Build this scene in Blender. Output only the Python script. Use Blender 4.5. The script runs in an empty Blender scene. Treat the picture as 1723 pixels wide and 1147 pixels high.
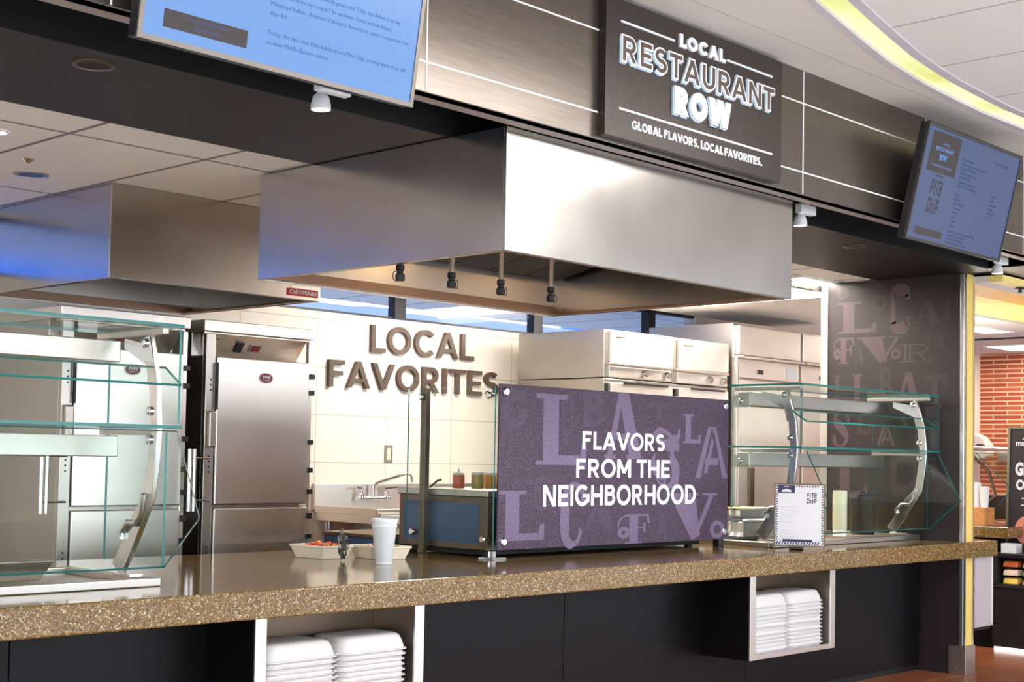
import bpy, bmesh, math, random
from mathutils import Matrix, Vector
random.seed(7)
S = bpy.context.scene
COL = S.collection
PI = math.pi

# ------------------------------------------------------------------ camera
cam_d = bpy.data.cameras.new('camera'); cam = bpy.data.objects.new('camera', cam_d); COL.objects.link(cam)
W_, H_ = 1723.0, 1147.0
F_, CX_, CY_ = 2383.62, 815.907, 667.005
R_ = ((0.69497, -0.71879, 0.01853), (0.04306, 0.01588, -0.99895), (0.71774, 0.69505, 0.04199))
rm = Matrix((R_[0], [-c for c in R_[1]], [-c for c in R_[2]])).transposed()
cam.matrix_world = Matrix.Translation((-6.0, -4.40, 1.45)) @ rm.to_4x4()
cam_d.sensor_fit = 'HORIZONTAL'; cam_d.sensor_width = 36.0
cam_d.lens = F_ / W_ * 36.0
cam_d.shift_x = (W_ / 2 - CX_) / W_
cam_d.shift_y = (CY_ - H_ / 2) / W_
cam_d.clip_start = .05; cam_d.clip_end = 200
S.camera = cam

# ------------------------------------------------------------------ view, world
S.view_settings.view_transform = 'Standard'
S.view_settings.look = 'None'
S.view_settings.exposure = 0.15
S.view_settings.gamma = 1.0
S.view_settings.use_curve_mapping = False
world = bpy.data.worlds.new('world'); S.world = world; world.use_nodes = True
wn = world.node_tree.nodes; wl = world.node_tree.links
bg = wn['Background']; bg.inputs['Strength'].default_value = 4.2
tc = wn.new('ShaderNodeTexCoord'); sep = wn.new('ShaderNodeSeparateXYZ'); cr = wn.new('ShaderNodeValToRGB')
wl.new(tc.outputs['Generated'], sep.inputs[0]); wl.new(sep.outputs['Z'], cr.inputs[0]); wl.new(cr.outputs[0], bg.inputs['Color'])
cr.color_ramp.elements[0].position = 0.08; cr.color_ramp.elements[0].color = (.80, .86, .92, 1)
cr.color_ramp.elements[1].position = .55; cr.color_ramp.elements[1].color = (.14, .34, .85, 1)
E_HALL_FILL = 13.5      # unseen light panels added to the hall ceiling
E_KITCHEN = 43.0      # kitchen ceiling lights
E_COVE = 1.0
# ------------------------------------------------------------------ materials
def lin(c):
    return tuple((x / 255 / 12.92) if x / 255 <= .04045 else ((x / 255 + .055) / 1.055) ** 2.4 for x in c)
class NT:
    def __init__(s, name):
        s.m = bpy.data.materials.new(name); s.m.use_nodes = True
        s.n = s.m.node_tree.nodes; s.l = s.m.node_tree.links
        s.p = s.n.get('Principled BSDF'); s.out = s.n.get('Material Output')
    def new(s, t, **kw):
        n = s.n.new(t)
        for k, v in kw.items(): setattr(n, k, v)
        return n
    def coord(s, sc=(1, 1, 1), loc=(0, 0, 0), kind='Object'):
        c = s.new('ShaderNodeTexCoord'); mp = s.new('ShaderNodeMapping')
        mp.inputs['Scale'].default_value = sc; mp.inputs['Location'].default_value = loc
        s.l.new(c.outputs[kind], mp.inputs[0]); return mp.outputs[0]
    def noise(s, vec, scale, detail=3):
        n = s.new('ShaderNodeTexNoise'); n.inputs['Scale'].default_value = scale; n.inputs['Detail'].default_value = detail
        s.l.new(vec, n.inputs['Vector']); return n.outputs['Fac']
    def ramp(s, fac, stops):
        r = s.new('ShaderNodeValToRGB'); e = r.color_ramp.elements
        while len(e) < len(stops): e.new(.5)
        for k, (p, c) in enumerate(stops): e[k].position = p; e[k].color = (*c, 1)
        s.l.new(fac, r.inputs[0]); return r.outputs[0]
    def maprange(s, fac, a, b):
        r = s.new('ShaderNodeMapRange'); r.inputs['To Min'].default_value = a; r.inputs['To Max'].default_value = b
        s.l.new(fac, r.inputs['Value']); return r.outputs[0]
    def bump(s, fac, strength, dist=.01):
        b = s.new('ShaderNodeBump'); b.inputs['Strength'].default_value = strength; b.inputs['Distance'].default_value = dist
        s.l.new(fac, b.inputs['Height']); s.l.new(b.outputs[0], s.p.inputs['Normal'])
    def set(s, **kw):
        for k, v in kw.items():
            i = s.p.inputs[k]
            if hasattr(v, 'links') or isinstance(v, bpy.types.NodeSocket): s.l.new(v, i)
            else: i.default_value = v
MATS = {}
def plain(name, rgb, rough=.5, metal=0., spec=.5, noise=.0, nscale=8, emit=None, estr=0, coat=0):
    t = NT(name); c = lin(rgb)
    t.set(Roughness=rough, Metallic=metal); t.p.inputs['Specular IOR Level'].default_value = spec
    if noise:
        f = t.noise(t.coord(), nscale, 4)
        t.set(**{'Base Color': t.ramp(f, [(.3, tuple(x * (1 - noise) for x in c)), (.7, tuple(min(1, x * (1 + noise)) for x in c))])})
    else: t.set(**{'Base Color': (*c, 1)})
    if emit: t.set(**{'Emission Color': (*lin(emit), 1), 'Emission Strength': estr})
    if coat: t.p.inputs['Coat Weight'].default_value = coat
    MATS[name] = t.m; return t.m
def steel(name, rgb, rough, stretch=(1, 1, 60), var=.12, bump=.02):
    t = NT(name); c = lin(rgb)
    f = t.noise(t.coord(stretch), 6, 3)
    cloud = t.noise(t.coord((1, 1, 1)), 2.2, 3)
    t.set(**{'Base Color': t.ramp(cloud, [(.3, tuple(x * .9 for x in c)), (.7, c)]), 'Metallic': 1.0})
    mx = t.new('ShaderNodeMath', operation='ADD')
    t.l.new(t.maprange(f, rough - var / 2, rough + var / 2), mx.inputs[0]); t.l.new(t.maprange(cloud, -.06, .06), mx.inputs[1])
    t.set(Roughness=mx.outputs[0]); t.bump(f, bump, .002)
    MATS[name] = t.m; return t.m
M = MATS
steel('steel', (192, 186, 178), .34)
steel('steel_hood', (190, 184, 176), .2, (60, 60, 1), .08)
steel('steel_dark', (120, 104, 88), .42)
steel('steel_door', (232, 224, 216), .33, (1, 1, 40), .1)
steel('steel_oven', (236, 230, 222), .42, (1, 1, 40), .1)
plain('chrome', (225, 225, 228), .12, 1.0)
plain('chrome_soft', (212, 210, 208), .24, 1.0)
plain('plenum', (38, 30, 22), .5, .3)
plain('brown_rim', (150, 120, 100), .35, 1.0)
plain('black_plastic', (22, 22, 24), .4)
plain('black_matte', (12, 12, 13), .6)
plain('dark_panel', (12, 10, 11), .4, spec=.2, noise=.12, nscale=3)
plain('slot_black', (3, 3, 3), .9)
plain('soffit_brown', (19, 16, 15), .45, spec=.35, noise=.1, nscale=3)
plain('added_blue', (40, 128, 232), .6)
plain('hall_floor', (208, 206, 203), .4, noise=.05, nscale=2)
plain('ledge', (150, 140, 134), .45)
plain('white_paint', (226, 222, 218), .7)
plain('white_soffit', (222, 216, 210), .55)
plain('lip_lilac', (205, 200, 206), .6)
plain('white_plastic', (240, 240, 240), .35)
plain('foam', (206, 204, 202), .6)
plain('cup_foam', (222, 229, 234), .55)
plain('letter_brown', (84, 68, 58), .4)
plain('letter_white', (226, 226, 228), .45)
plain('letter_edge', (160, 180, 190), .5)
plain('print_white', (245, 243, 248), .5)
plain('yellow_paint', (238, 208, 112), .5)
plain('yellow_deep', (238, 176, 0), .5)
plain('yellow_pale', (252, 230, 140), .55)
plain('grey_panel', (190, 180, 182), .45)
plain('beige', (226, 214, 200), .5)
plain('red_badge', (120, 20, 24), .35)
plain('red_label', (196, 44, 40), .45)
plain('navy', (44, 44, 84), .5)
plain('paper', (222, 222, 225), .7)
plain('paper_grey', (190, 192, 196), .7)
plain('tray_pulp', (236, 226, 204), .7, noise=.04, nscale=60)
plain('sauce_red', (226, 110, 78), .3)
plain('sauce_green', (190, 162, 78), .3)
plain('sauce_orange', (238, 168, 60), .3)
plain('sauce_cream', (244, 230, 200), .35)
plain('cap_white', (240, 236, 228), .4)
plain('cream_plastic', (240, 230, 200), .4)
plain('wood_box', (206, 142, 84), .5, noise=.15, nscale=20)
plain('blue_steel', (70, 94, 132), .4, .5)
plain('fab_red', (170, 30, 60), .5)
plain('tv_bezel', (120, 112, 104), .35, .6)
plain('tv_bezel_dark', (38, 34, 34), .4)
plain('tv_text', (44, 74, 132), .6)
plain('tv_box', (52, 44, 42), .6)
plain('tv_text_dark', (36, 52, 92), .6)
plain('poster_black', (44, 38, 42), .45)
plain('poster_pink', (226, 140, 120), .6, noise=.35, nscale=14)
plain('olive_trim', (130, 126, 104), .4, .5)
plain('carrot', (232, 120, 56), .6); plain('tomato', (208, 66, 44), .5); plain('lettuce', (170, 176, 90), .6); plain('onion', (188, 40, 110), .5); plain('cheese', (240, 220, 190), .6); plain('corn', (236, 200, 90), .6)
plain('foil', (200, 200, 205), .28, 1.0)
plain('foil_dark', (110, 108, 104), .3, 1.0)
plain('yellow_food', (232, 200, 80), .6, noise=.2, nscale=60)
plain('sandwich', (226, 160, 90), .6, noise=.4, nscale=25)
plain('outlet_steel', (176, 168, 158), .35, .9)
plain('outlet_cream', (236, 226, 200), .4)
plain('black_rubber', (16, 16, 17), .55)
plain('grout_white', (238, 234, 230), .6)
plain('lens_glow', (255, 250, 240), .3, emit=(255, 246, 232), estr=4)
plain('tube_glow', (250, 250, 255), .3, emit=(255, 250, 244), estr=2)

def emis(name, rgb, strength, var=None, scale=1.0):
    t = NT(name); t.set(**{'Base Color': (.02, .02, .02, 1), 'Roughness': .25})
    c = lin(rgb)
    if var:
        f = t.noise(t.coord(), scale, 1)
        t.set(**{'Emission Color': t.ramp(f, [(.32, lin(var)), (.5, c)])})
    else: t.set(**{'Emission Color': (*c, 1)})
    t.set(**{'Emission Strength': strength}); M[name] = t.m
emis('screen_blue', (88, 146, 220), .9)
emis('screen_navy', (58, 88, 146), .6)
emis('screen_small', (190, 60, 50), .5)
emis('cove_glow', (246, 246, 190), E_COVE, (214, 214, 96), 1.4)
emis('hall_fill_glow', (255, 251, 247), E_HALL_FILL)
emis('kitchen_glow', (255, 245, 232), E_KITCHEN)
emis('hood_glow', (255, 214, 160), 30)
emis('added_uplight_glow', (255, 250, 240), 90)  # glow of the uplight added under the ceiling bands
emis('far_glow', (255, 246, 236), 26)

def glass(name, tint=(.93, .97, .955), refl=1.0, rough=.0):
    t = NT(name); t.n.remove(t.p)
    tr = t.new('ShaderNodeBsdfTransparent'); tr.inputs['Color'].default_value = (*tint, 1)
    gl = t.new('ShaderNodeBsdfGlossy'); gl.inputs['Roughness'].default_value = rough
    lw = t.new('ShaderNodeLayerWeight'); lw.inputs['Blend'].default_value = .5
    pw = t.new('ShaderNodeMath', operation='POWER'); pw.inputs[1].default_value = 5
    fr = t.new('ShaderNodeMath', operation='MULTIPLY_ADD'); fr.inputs[1].default_value = .95; fr.inputs[2].default_value = .04
    t.l.new(lw.outputs['Facing'], pw.inputs[0]); t.l.new(pw.outputs[0], fr.inputs[0])
    mul = t.new('ShaderNodeMath', operation='MULTIPLY'); mul.inputs[1].default_value = refl
    mix = t.new('ShaderNodeMixShader')
    t.l.new(fr.outputs[0], mul.inputs[0]); t.l.new(mul.outputs[0], mix.inputs[0])
    t.l.new(tr.outputs[0], mix.inputs[1]); t.l.new(gl.outputs[0], mix.inputs[2]); t.l.new(mix.outputs[0], t.out.inputs[0]); M[name] = t.m
glass('glass', refl=.45); glass('window_glass', (.97, .98, 1), .8)
t = NT('glass_edge'); t.set(**{'Base Color': (*lin((14, 112, 108)), 1), 'Roughness': .12}); t.p.inputs['Transmission Weight'].default_value = .25; M['glass_edge'] = t.m
t = NT('clear_plastic'); t.set(**{'Base Color': (.95, .95, .95, 1), 'Roughness': .1}); t.p.inputs['Transmission Weight'].default_value = .7; M['clear_plastic'] = t.m

# engineered stone
t = NT('quartz'); v = t.coord()
vo = t.new('ShaderNodeTexVoronoi'); vo.inputs['Scale'].default_value = 210; t.l.new(v, vo.inputs['Vector'])
sp = t.new('ShaderNodeSeparateColor'); t.l.new(vo.outputs['Color'], sp.inputs[0])
t.set(**{'Base Color': t.ramp(sp.outputs[0], [(0, lin((74, 55, 28))), (.25, lin((102, 78, 40))), (.55, lin((124, 97, 52))), (.88, lin((144, 117, 70))), (.97, lin((196, 180, 150)))]), 'Roughness': .1})
t.p.inputs['Specular IOR Level'].default_value = .6; M['quartz'] = t.m
# tiled kitchen wall
def bricks(name, axes, w, h, mortar, c1, c2, cm, off, rough, loc, bump=.3, offset=.5, mscale=.1):
    t = NT(name); c = t.new('ShaderNodeTexCoord'); g = t.new('ShaderNodeSeparateXYZ'); cb = t.new('ShaderNodeCombineXYZ')
    geo = t.new('ShaderNodeNewGeometry'); t.l.new(geo.outputs['Position'], g.inputs[0])
    for k in (0, 1):
        a = t.new('ShaderNodeMath', operation='ADD'); a.inputs[1].default_value = loc[k]
        t.l.new(g.outputs[axes[k]], a.inputs[0]); t.l.new(a.outputs[0], cb.inputs[k])
    b = t.new('ShaderNodeTexBrick'); b.offset = offset
    b.inputs['Scale'].default_value = 1; b.inputs['Brick Width'].default_value = w; b.inputs['Row Height'].default_value = h
    b.inputs['Mortar Size'].default_value = mortar; b.inputs['Mortar Smooth'].default_value = mscale; b.inputs['Bias'].default_value = 0
    b.inputs['Color1'].default_value = (*lin(c1), 1); b.inputs['Color2'].default_value = (*lin(c2), 1); b.inputs['Mortar'].default_value = (*lin(cm), 1)
    t.l.new(cb.outputs[0], b.inputs['Vector']); t.set(**{'Base Color': b.outputs['Color'], 'Roughness': rough})
    inv = t.new('ShaderNodeMath', operation='SUBTRACT'); inv.inputs[0].default_value = 1; t.l.new(b.outputs['Fac'], inv.inputs[1])
    t.bump(inv.outputs[0], bump, .004); M[name] = t.m; return t
bricks('tile_wall', 'XZ', .662, .334, .004, (236, 228, 217), (234, 225, 213), (196, 186, 174), 0, .28, (10 * .662 - .263, 10 * .334 - 1.385), .25, 0.0)
bricks('brick_wall', 'YZ', .33, .052, .008, (186, 96, 58), (160, 70, 44), (222, 184, 150), .5, .8, (20, 5), .5)
bricks('far_brick', 'XZ', .42, .16, .016, (96, 136, 190), (84, 124, 178), (128, 162, 206), .5, .8, (20, 5), .3)
bricks('ceil_tile', 'XY', .73, 1.46, .008, (226, 222, 220), (224, 220, 218), (176, 170, 168), 0, .8, (20 * .73 + .215, 20 * 1.46 + 1.0), .3, 0.0)
bricks('kitchen_tile', 'XY', .695, 1.39, .012, (240, 236, 226), (238, 234, 224), (120, 110, 100), 0, .45, (20 * .695 + 2.925, 20 * 1.39 + .3), .3, 0.0)
bricks('wood_floor', 'XY', 1.4, .12, .002, (172, 106, 70), (148, 86, 54), (84, 48, 30), .4, .3, (20, 20.02), .1, .4)
# dark grained laminate for the fascia
t = NT('laminate'); f = t.noise(t.coord((1, 1, 14)), 5, 4)
t.set(**{'Base Color': t.ramp(f, [(.3, lin((108, 99, 91))), (.7, lin((117, 108, 100)))]), 'Metallic': .8, 'Roughness': t.maprange(f, .25, .28)}); M['laminate'] = t.m
t = NT('board_paint'); f = t.noise(t.coord(), 60, 2); t.set(**{'Base Color': t.ramp(f, [(.3, lin((70, 63, 60))), (.7, lin((78, 70, 67)))]), 'Metallic': .7, 'Roughness': .36}); M['board_paint'] = t.m
# purple printed panel with a fine glitter
def glitter(name, a, b, c, rough=.45):
    t = NT(name); f = t.noise(t.coord(), 130, 4)
    t.set(**{'Base Color': t.ramp(f, [(.3, lin(a)), (.55, lin(b)), (.74, lin(c))]), 'Roughness': rough}); M[name] = t.m
glitter('purple', (48, 32, 50), (66, 46, 68), (118, 94, 118))
glitter('lilac', (98, 80, 108), (116, 98, 128), (150, 134, 158))
glitter('lilac_dim', (60, 46, 66), (76, 60, 82), (116, 100, 122))
plain('art_ground', (42, 34, 36), .4, noise=.08, nscale=3)
plain('art_mauve', (82, 65, 70), .42); plain('art_dim', (60, 48, 52), .42)

# ------------------------------------------------------------------ mesh builder
WORLD_LOC = {}
class MB:
    def __init__(s): s.v = []; s.f = []; s.mi = []; s.M = Matrix(); s.cur = 0; s.k = 0
    def add(s, vs, fs):
        o = len(s.v); s.v += [s.M @ Vector(p) for p in vs]
        for f in fs: s.f.append([i + o for i in f]); s.mi.append(s.cur)
        return s
    def box(s, x0, x1, y0, y1, z0, z1):
        return s.add([(x0, y0, z0), (x1, y0, z0), (x1, y1, z0), (x0, y1, z0), (x0, y0, z1), (x1, y0, z1), (x1, y1, z1), (x0, y1, z1)],
                     [(0, 3, 2, 1), (4, 5, 6, 7), (0, 1, 5, 4), (1, 2, 6, 5), (2, 3, 7, 6), (3, 0, 4, 7)])
    def frustum(s, b, zb, t, zt):                                   # rectangles (x0,x1,y0,y1)
        return s.add([(b[0], b[2], zb), (b[1], b[2], zb), (b[1], b[3], zb), (b[0], b[3], zb), (t[0], t[2], zt), (t[1], t[2], zt), (t[1], t[3], zt), (t[0], t[3], zt)],
                     [(0, 3, 2, 1), (4, 5, 6, 7), (0, 1, 5, 4), (1, 2, 6, 5), (2, 3, 7, 6), (3, 0, 4, 7)])
    def prism(s, pts, axis, a, b):                                  # 2D outline extruded along an axis
        n = len(pts)
        def P(p, w): return {'x': (w, p[0], p[1]), 'y': (p[0], w, p[1]), 'z': (p[0], p[1], w)}[axis]
        return s.add([P(p, a) for p in pts] + [P(p, b) for p in pts],
                     [list(range(n))[::-1], list(range(n, 2 * n))] + [(i, (i + 1) % n, (i + 1) % n + n, i + n) for i in range(n)])
    def tube(s, pts, r, n=10, cap=True):
        pts = [Vector(p) for p in pts]; rs = r if isinstance(r, (list, tuple)) else [r] * len(pts)
        vs = []; fs = []; up = None
        for i, p in enumerate(pts):
            d = (pts[min(i + 1, len(pts) - 1)] - pts[max(i - 1, 0)]).normalized()
            if up is None or abs(up.dot(d)) > .95: up = Vector((0, 0, 1)) if abs(d.z) < .9 else Vector((0, 1, 0))
            a = d.cross(up).normalized(); b = a.cross(d).normalized(); up = b
            for k in range(n):
                t = 2 * PI * k / n; vs.append(p + (a * math.cos(t) + b * math.sin(t)) * rs[i])
        for i in range(len(pts) - 1):
            for k in range(n): fs.append((i * n + k, i * n + (k + 1) % n, (i + 1) * n + (k + 1) % n, (i + 1) * n + k))
        if cap: fs.append(list(range(n))[::-1]); fs.append([(len(pts) - 1) * n + k for k in range(n)])
        return s.add(vs, fs)
    def lathe(s, prof, c, n=24, axis='z'):
        vs = []; fs = []
        for r, h in prof:
            for k in range(n):
                t = 2 * PI * k / n; a, b = r * math.cos(t), r * math.sin(t)
                vs.append({'z': (c[0] + a, c[1] + b, c[2] + h), 'y': (c[0] + a, c[1] + h, c[2] + b), 'x': (c[0] + h, c[1] + a, c[2] + b)}[axis])
        m = len(prof)
        for i in range(m - 1):
            for k in range(n): fs.append((i * n + k, i * n + (k + 1) % n, (i + 1) * n + (k + 1) % n, (i + 1) * n + k))
        fs.append(list(range(n))[::-1]); fs.append([(m - 1) * n + k for k in range(n)])
        return s.add(vs, fs)
    def strip(s, path, w, d=.0, closed=False):                      # flat 2D stroke in the local XY plane, thickness d in Z
        s.k += 1; d = d + s.k * 1.5e-5; n = len(path); L = []; R = []
        for i in range(n):
            a = Vector(path[(i - 1) % n if closed else max(i - 1, 0)]); b = Vector(path[(i + 1) % n if closed else min(i + 1, n - 1)])
            t = (b - a).normalized(); nn = Vector((-t.y, t.x)); ww = (w[i] if isinstance(w, (list, tuple)) else w) / 2
            L.append(Vector(path[i]) + nn * ww); R.append(Vector(path[i]) - nn * ww)
        vs = []; fs = []
        for z in (0, d): vs += [(p.x, p.y, z) for p in L] + [(p.x, p.y, z) for p in R]
        m = n if closed else n - 1
        for i in range(m):
            j = (i + 1) % n
            fs.append((2 * n + i, 3 * n + i, 3 * n + j, 2 * n + j)); fs.append((i, j, n + j, n + i))
            fs.append((i, 2 * n + i, 2 * n + j, j)); fs.append((n + i, n + j, 3 * n + j, 3 * n + i))
        return s.add(vs, fs)
    def poly(s, pts, d=.001): s.k += 1; return s.prism(pts, 'z', 0, d + s.k * 1.5e-5)
    def build(s, name, mat, parent=None, bevel=0, smooth=False, seg=2, kind=None, label=None):
        me = bpy.data.meshes.new(name)
        lo = Vector([min(p[k] for p in s.v) for k in range(3)]); hi = Vector([max(p[k] for p in s.v) for k in range(3)])
        org = Vector(((lo.x + hi.x) / 2, (lo.y + hi.y) / 2, lo.z))
        me.from_pydata([p - org for p in s.v], [], s.f); me.validate()
        ms = mat if isinstance(mat, (list, tuple)) else [mat]
        for m in ms: me.materials.append(M[m])
        if len(ms) > 1:
            for p_, k in zip(me.polygons, s.mi): p_.material_index = k
        bm = bmesh.new(); bm.from_mesh(me); bmesh.ops.recalc_face_normals(bm, faces=bm.faces); bm.to_mesh(me); bm.free()
        if smooth:
            for p_ in me.polygons: p_.use_smooth = True
            try: me.set_sharp_from_angle(angle=math.radians(40))
            except Exception: pass
        o = bpy.data.objects.new(name, me); COL.objects.link(o)
        if bevel:
            b = o.modifiers.new('bevel', 'BEVEL'); b.width = bevel; b.segments = seg; b.limit_method = 'ANGLE'; b.angle_limit = math.radians(50)
        WORLD_LOC[o.name] = org
        if parent is not None:
            o.parent = parent; o.location = org - WORLD_LOC[parent.name]
        else: o.location = org
        if kind: o['kind'] = kind
        if label: o['label'] = label
        return o
def thing(name, label, cat, loc, group=None):
    o = bpy.data.objects.new(name, None); COL.objects.link(o); o.location = loc; o.empty_display_size = .05
    WORLD_LOC[o.name] = Vector(loc); o['label'] = label; o['category'] = cat
    if group: o['group'] = group
    return o
def tag(o, label, cat, group=None, kind=None):
    o['label'] = label; o['category'] = cat
    if group: o['group'] = group
    if kind: o['kind'] = kind
    return o
def struct(name, mb, mat, bevel=0, parent=None, smooth=False):
    return mb.build(name, mat, parent, bevel, smooth, kind=None if parent else 'structure')
def frame(o, u, v):                                                 # local x->u, y->v, z->u x v
    u = Vector(u).normalized(); v = Vector(v).normalized(); w = u.cross(v)
    m = Matrix.Identity(4)
    for k in range(3): m[k][0] = u[k]; m[k][1] = v[k]; m[k][2] = w[k]; m[k][3] = o[k]
    return m
def front(x, y, z): return frame((x, y, z), (1, 0, 0), (0, 0, 1))   # faces -y, origin lower left

# ---- writing: built-in font outlines turned to mesh
_txt = {}
def glyphs(s, bold=0., res=3, spacing=1.0, line=1.0, align='LEFT'):
    key = (s, bold, res, spacing, line, align)
    if key not in _txt:
        cu = bpy.data.curves.new('t', 'FONT'); cu.body = s; cu.size = 1; cu.offset = bold; cu.resolution_u = res; cu.space_character = spacing; cu.space_line = line; cu.align_x = align
        ob = bpy.data.objects.new('t', cu); COL.objects.link(ob)
        dg = bpy.context.evaluated_depsgraph_get(); dg.update()
        me = bpy.data.meshes.new_from_object(ob.evaluated_get(dg))
        vs = [v.co.copy() for v in me.vertices]; fs = [list(p.vertices) for p in me.polygons]
        bm = bmesh.new(); bm.from_mesh(me)
        bmesh.ops.remove_doubles(bm, verts=bm.verts, dist=1e-5)
        bm.verts.ensure_lookup_table(); vs = [v.co.copy() for v in bm.verts]; fs = [[v.index for v in f.verts] for f in bm.faces]
        es = [(e.verts[0].index, e.verts[1].index) for e in bm.edges if len(e.link_faces) == 1]
        bm.free()
        bpy.data.objects.remove(ob); bpy.data.curves.remove(cu); bpy.data.meshes.remove(me)
        _txt[key] = (vs, fs, es)
    return _txt[key]
def text(mb, s, Mx, w=None, h=None, d=.002, bold=.0, res=3, spacing=1.0, line=1.0, align='LEFT'):
    """write s with its ink box scaled to w x h, lower left at Mx's origin, d thick towards Mx's z"""
    vs, fs, es = glyphs(s, bold, res, spacing, line, align)
    x0 = min(v.x for v in vs); x1 = max(v.x for v in vs); y0 = min(v.y for v in vs); y1 = max(v.y for v in vs)
    sx = w / (x1 - x0) if w else None; sy = h / (y1 - y0) if h else None
    sx = sx or sy; sy = sy or sx
    old = mb.M; mb.M = old @ Mx; n = len(vs)
    P = [((v.x - x0) * sx, (v.y - y0) * sy) for v in vs]
    mb.add([(p[0], p[1], d) for p in P] + [(p[0], p[1], 0) for p in P], fs + [(a, b, b + n, a + n) for a, b in es])
    mb.M = old; return (x1 - x0) * sx

# geometric sans capitals built from bars and arcs, t = stroke, g = outline growth
def cap(mb, ch, t, g, d):
    a = t * 1.1
    def q(x0, y0, x1, y1): mb.poly([(x0 - g, y0 - g), (x1 + g, y0 - g), (x1 + g, y1 + g), (x0 - g, y1 + g)], d)
    def dg(xb, xt, yb=0, yt=1, w=None):                             # slanted bar between the two centre points
        w = (w or a) / 2 + g * 1.1; sl = (xt - xb) / (yt - yb); mb.poly([(xb - w - sl * g, yb - g), (xb + w - sl * g, yb - g), (xt + w + sl * g, yt + g), (xt - w + sl * g, yt + g)], d)
    def arc_(cx, cy, rx, ry, a0, a1, n=22):
        k = math.degrees(g / max(rx, .05)); k = 0 if abs(a1 - a0) >= 360 else (k if a1 > a0 else -k)
        mb.strip(arc(cx, cy, rx, a0 - k, a1 + k, n, ry), t + 2 * g, d)
    h = t / 2
    if ch == 'L': q(0, 0, t, 1); q(t, 0, .6, t); return .6
    if ch == 'O': arc_(.5, .5, .5 - h, .515 - h, 0, 360, 36); return 1.0
    if ch == 'C': arc_(.49, .5, .49 - h, .515 - h, 44, 316, 30); return .9
    if ch == 'G': arc_(.5, .5, .5 - h, .515 - h, 44, 352, 30); q(.54, .40, .98, .40 + t * .9); q(.98 - t, .16, .98, .44); return .98
    if ch == 'A': dg(a / 2, .49); dg(.98 - a / 2, .49); q(.22, .22, .76, .22 + t * .85); return .98
    if ch == 'V': dg(.49, a / 2); dg(.49, .98 - a / 2); return .98
    if ch == 'W': dg(.36, a / 2); dg(.36, .68); dg(1.0, .68); dg(1.0, 1.36 - a / 2); return 1.36
    if ch == 'F': q(0, 0, t, 1); q(t, 1 - t, .64, 1); q(t, .44, .56, .44 + t * .92); return .64
    if ch == 'E': q(0, 0, t, 1); q(t, 1 - t, .66, 1); q(t, .5 - h, .6, .5 + h * .9); q(t, 0, .66, t); return .66
    if ch == 'H': q(0, 0, t, 1); q(.82 - t, 0, .82, 1); q(t, .5 - h, .82 - t, .5 + h); return .82
    if ch == 'I': q(0, 0, t, 1); return t
    if ch == 'T': q(0, 1 - t, .76, 1); q(.38 - h, 0, .38 + h, 1 - t); return .76
    if ch == 'N': q(0, 0, t, 1); q(.84 - t, 0, .84, 1); dg(.84 - a * .55, a * .55); return .84
    if ch == 'M': q(0, 0, t, 1); q(.98 - t, 0, .98, 1); dg(.49, a * .55, .24, 1); dg(.49, .98 - a * .55, .24, 1); return .98
    if ch == 'U': q(0, .36, t, 1); q(.8 - t, .36, .8, 1); arc_(.4, .385, .4 - h, .4 - h, 180, 360, 16); return .8
    if ch in 'RBDP':
        q(0, 0, t, 1)
        def bowl(y0, y1, xr):
            r = (y1 - y0) / 2 - h; cx = xr - h - r; cx = max(cx, .3)
            q(t, y1 - t, cx, y1); q(t, y0, cx, y0 + t); arc_(cx, (y0 + y1) / 2, xr - h - cx, r, -90, 90, 14)
        if ch == 'R': bowl(.36, 1, .72); dg(.76 - a / 2, .40, 0, .40); return .78
        if ch == 'B': bowl(.46, 1, .68); bowl(0, .46 + t, .74); return .74
        if ch == 'D': bowl(0, 1, .86); return .86
        bowl(.34, 1, .72); return .72
    if ch == 'S':
        w = .68; ry = (1 - t) / 4; rx = w / 2 - h
        P = arc(w / 2, 1 - ry - h, rx, 38, 270, 18, ry) + arc(w / 2, ry + h, rx, 90, -142, 18, ry)[1:]
        mb.strip(P, t + 2 * g, d); return w
    if ch == '.': q(0, 0, t * 1.1, t * 1.1); return t * 1.1
    return .3
def sans(mb, s_, Mx, w, h, d=.002, t=.17, g=0, gap=.13):
    """fit the word into w x h, lower left at Mx's origin"""
    tmp = MB(); x = 0; prev = ''; D = []
    for c in s_:
        if c == ' ': x += .42; prev = ''; continue
        if prev:
            x += gap - (.09 if (prev in 'AVTWLF' and c in 'AVTWO') or (c in 'AV' and prev in 'OCRD') else .05 if prev in 'AVTW' or c in 'AVTW' else .03 if prev in 'OCDG' or c in 'OCGS' else 0)
        tmp.M = Matrix.Translation((x, 0, 0)); x += cap(tmp, c, t, g, 1); prev = c; D.append(x)
    sx = w / x; n = len(mb.v); old = mb.M; mb.M = old @ Mx
    zs = sorted({round(v.z, 6) for v in tmp.v if v.z > .5}); mb.add([(v.x * sx, v.y * h, 0 if v.z < .5 else d + (v.z - 1)) for v in tmp.v], tmp.f); mb.M = old
    return sx, [(q_ * sx) for q_ in D]

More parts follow.
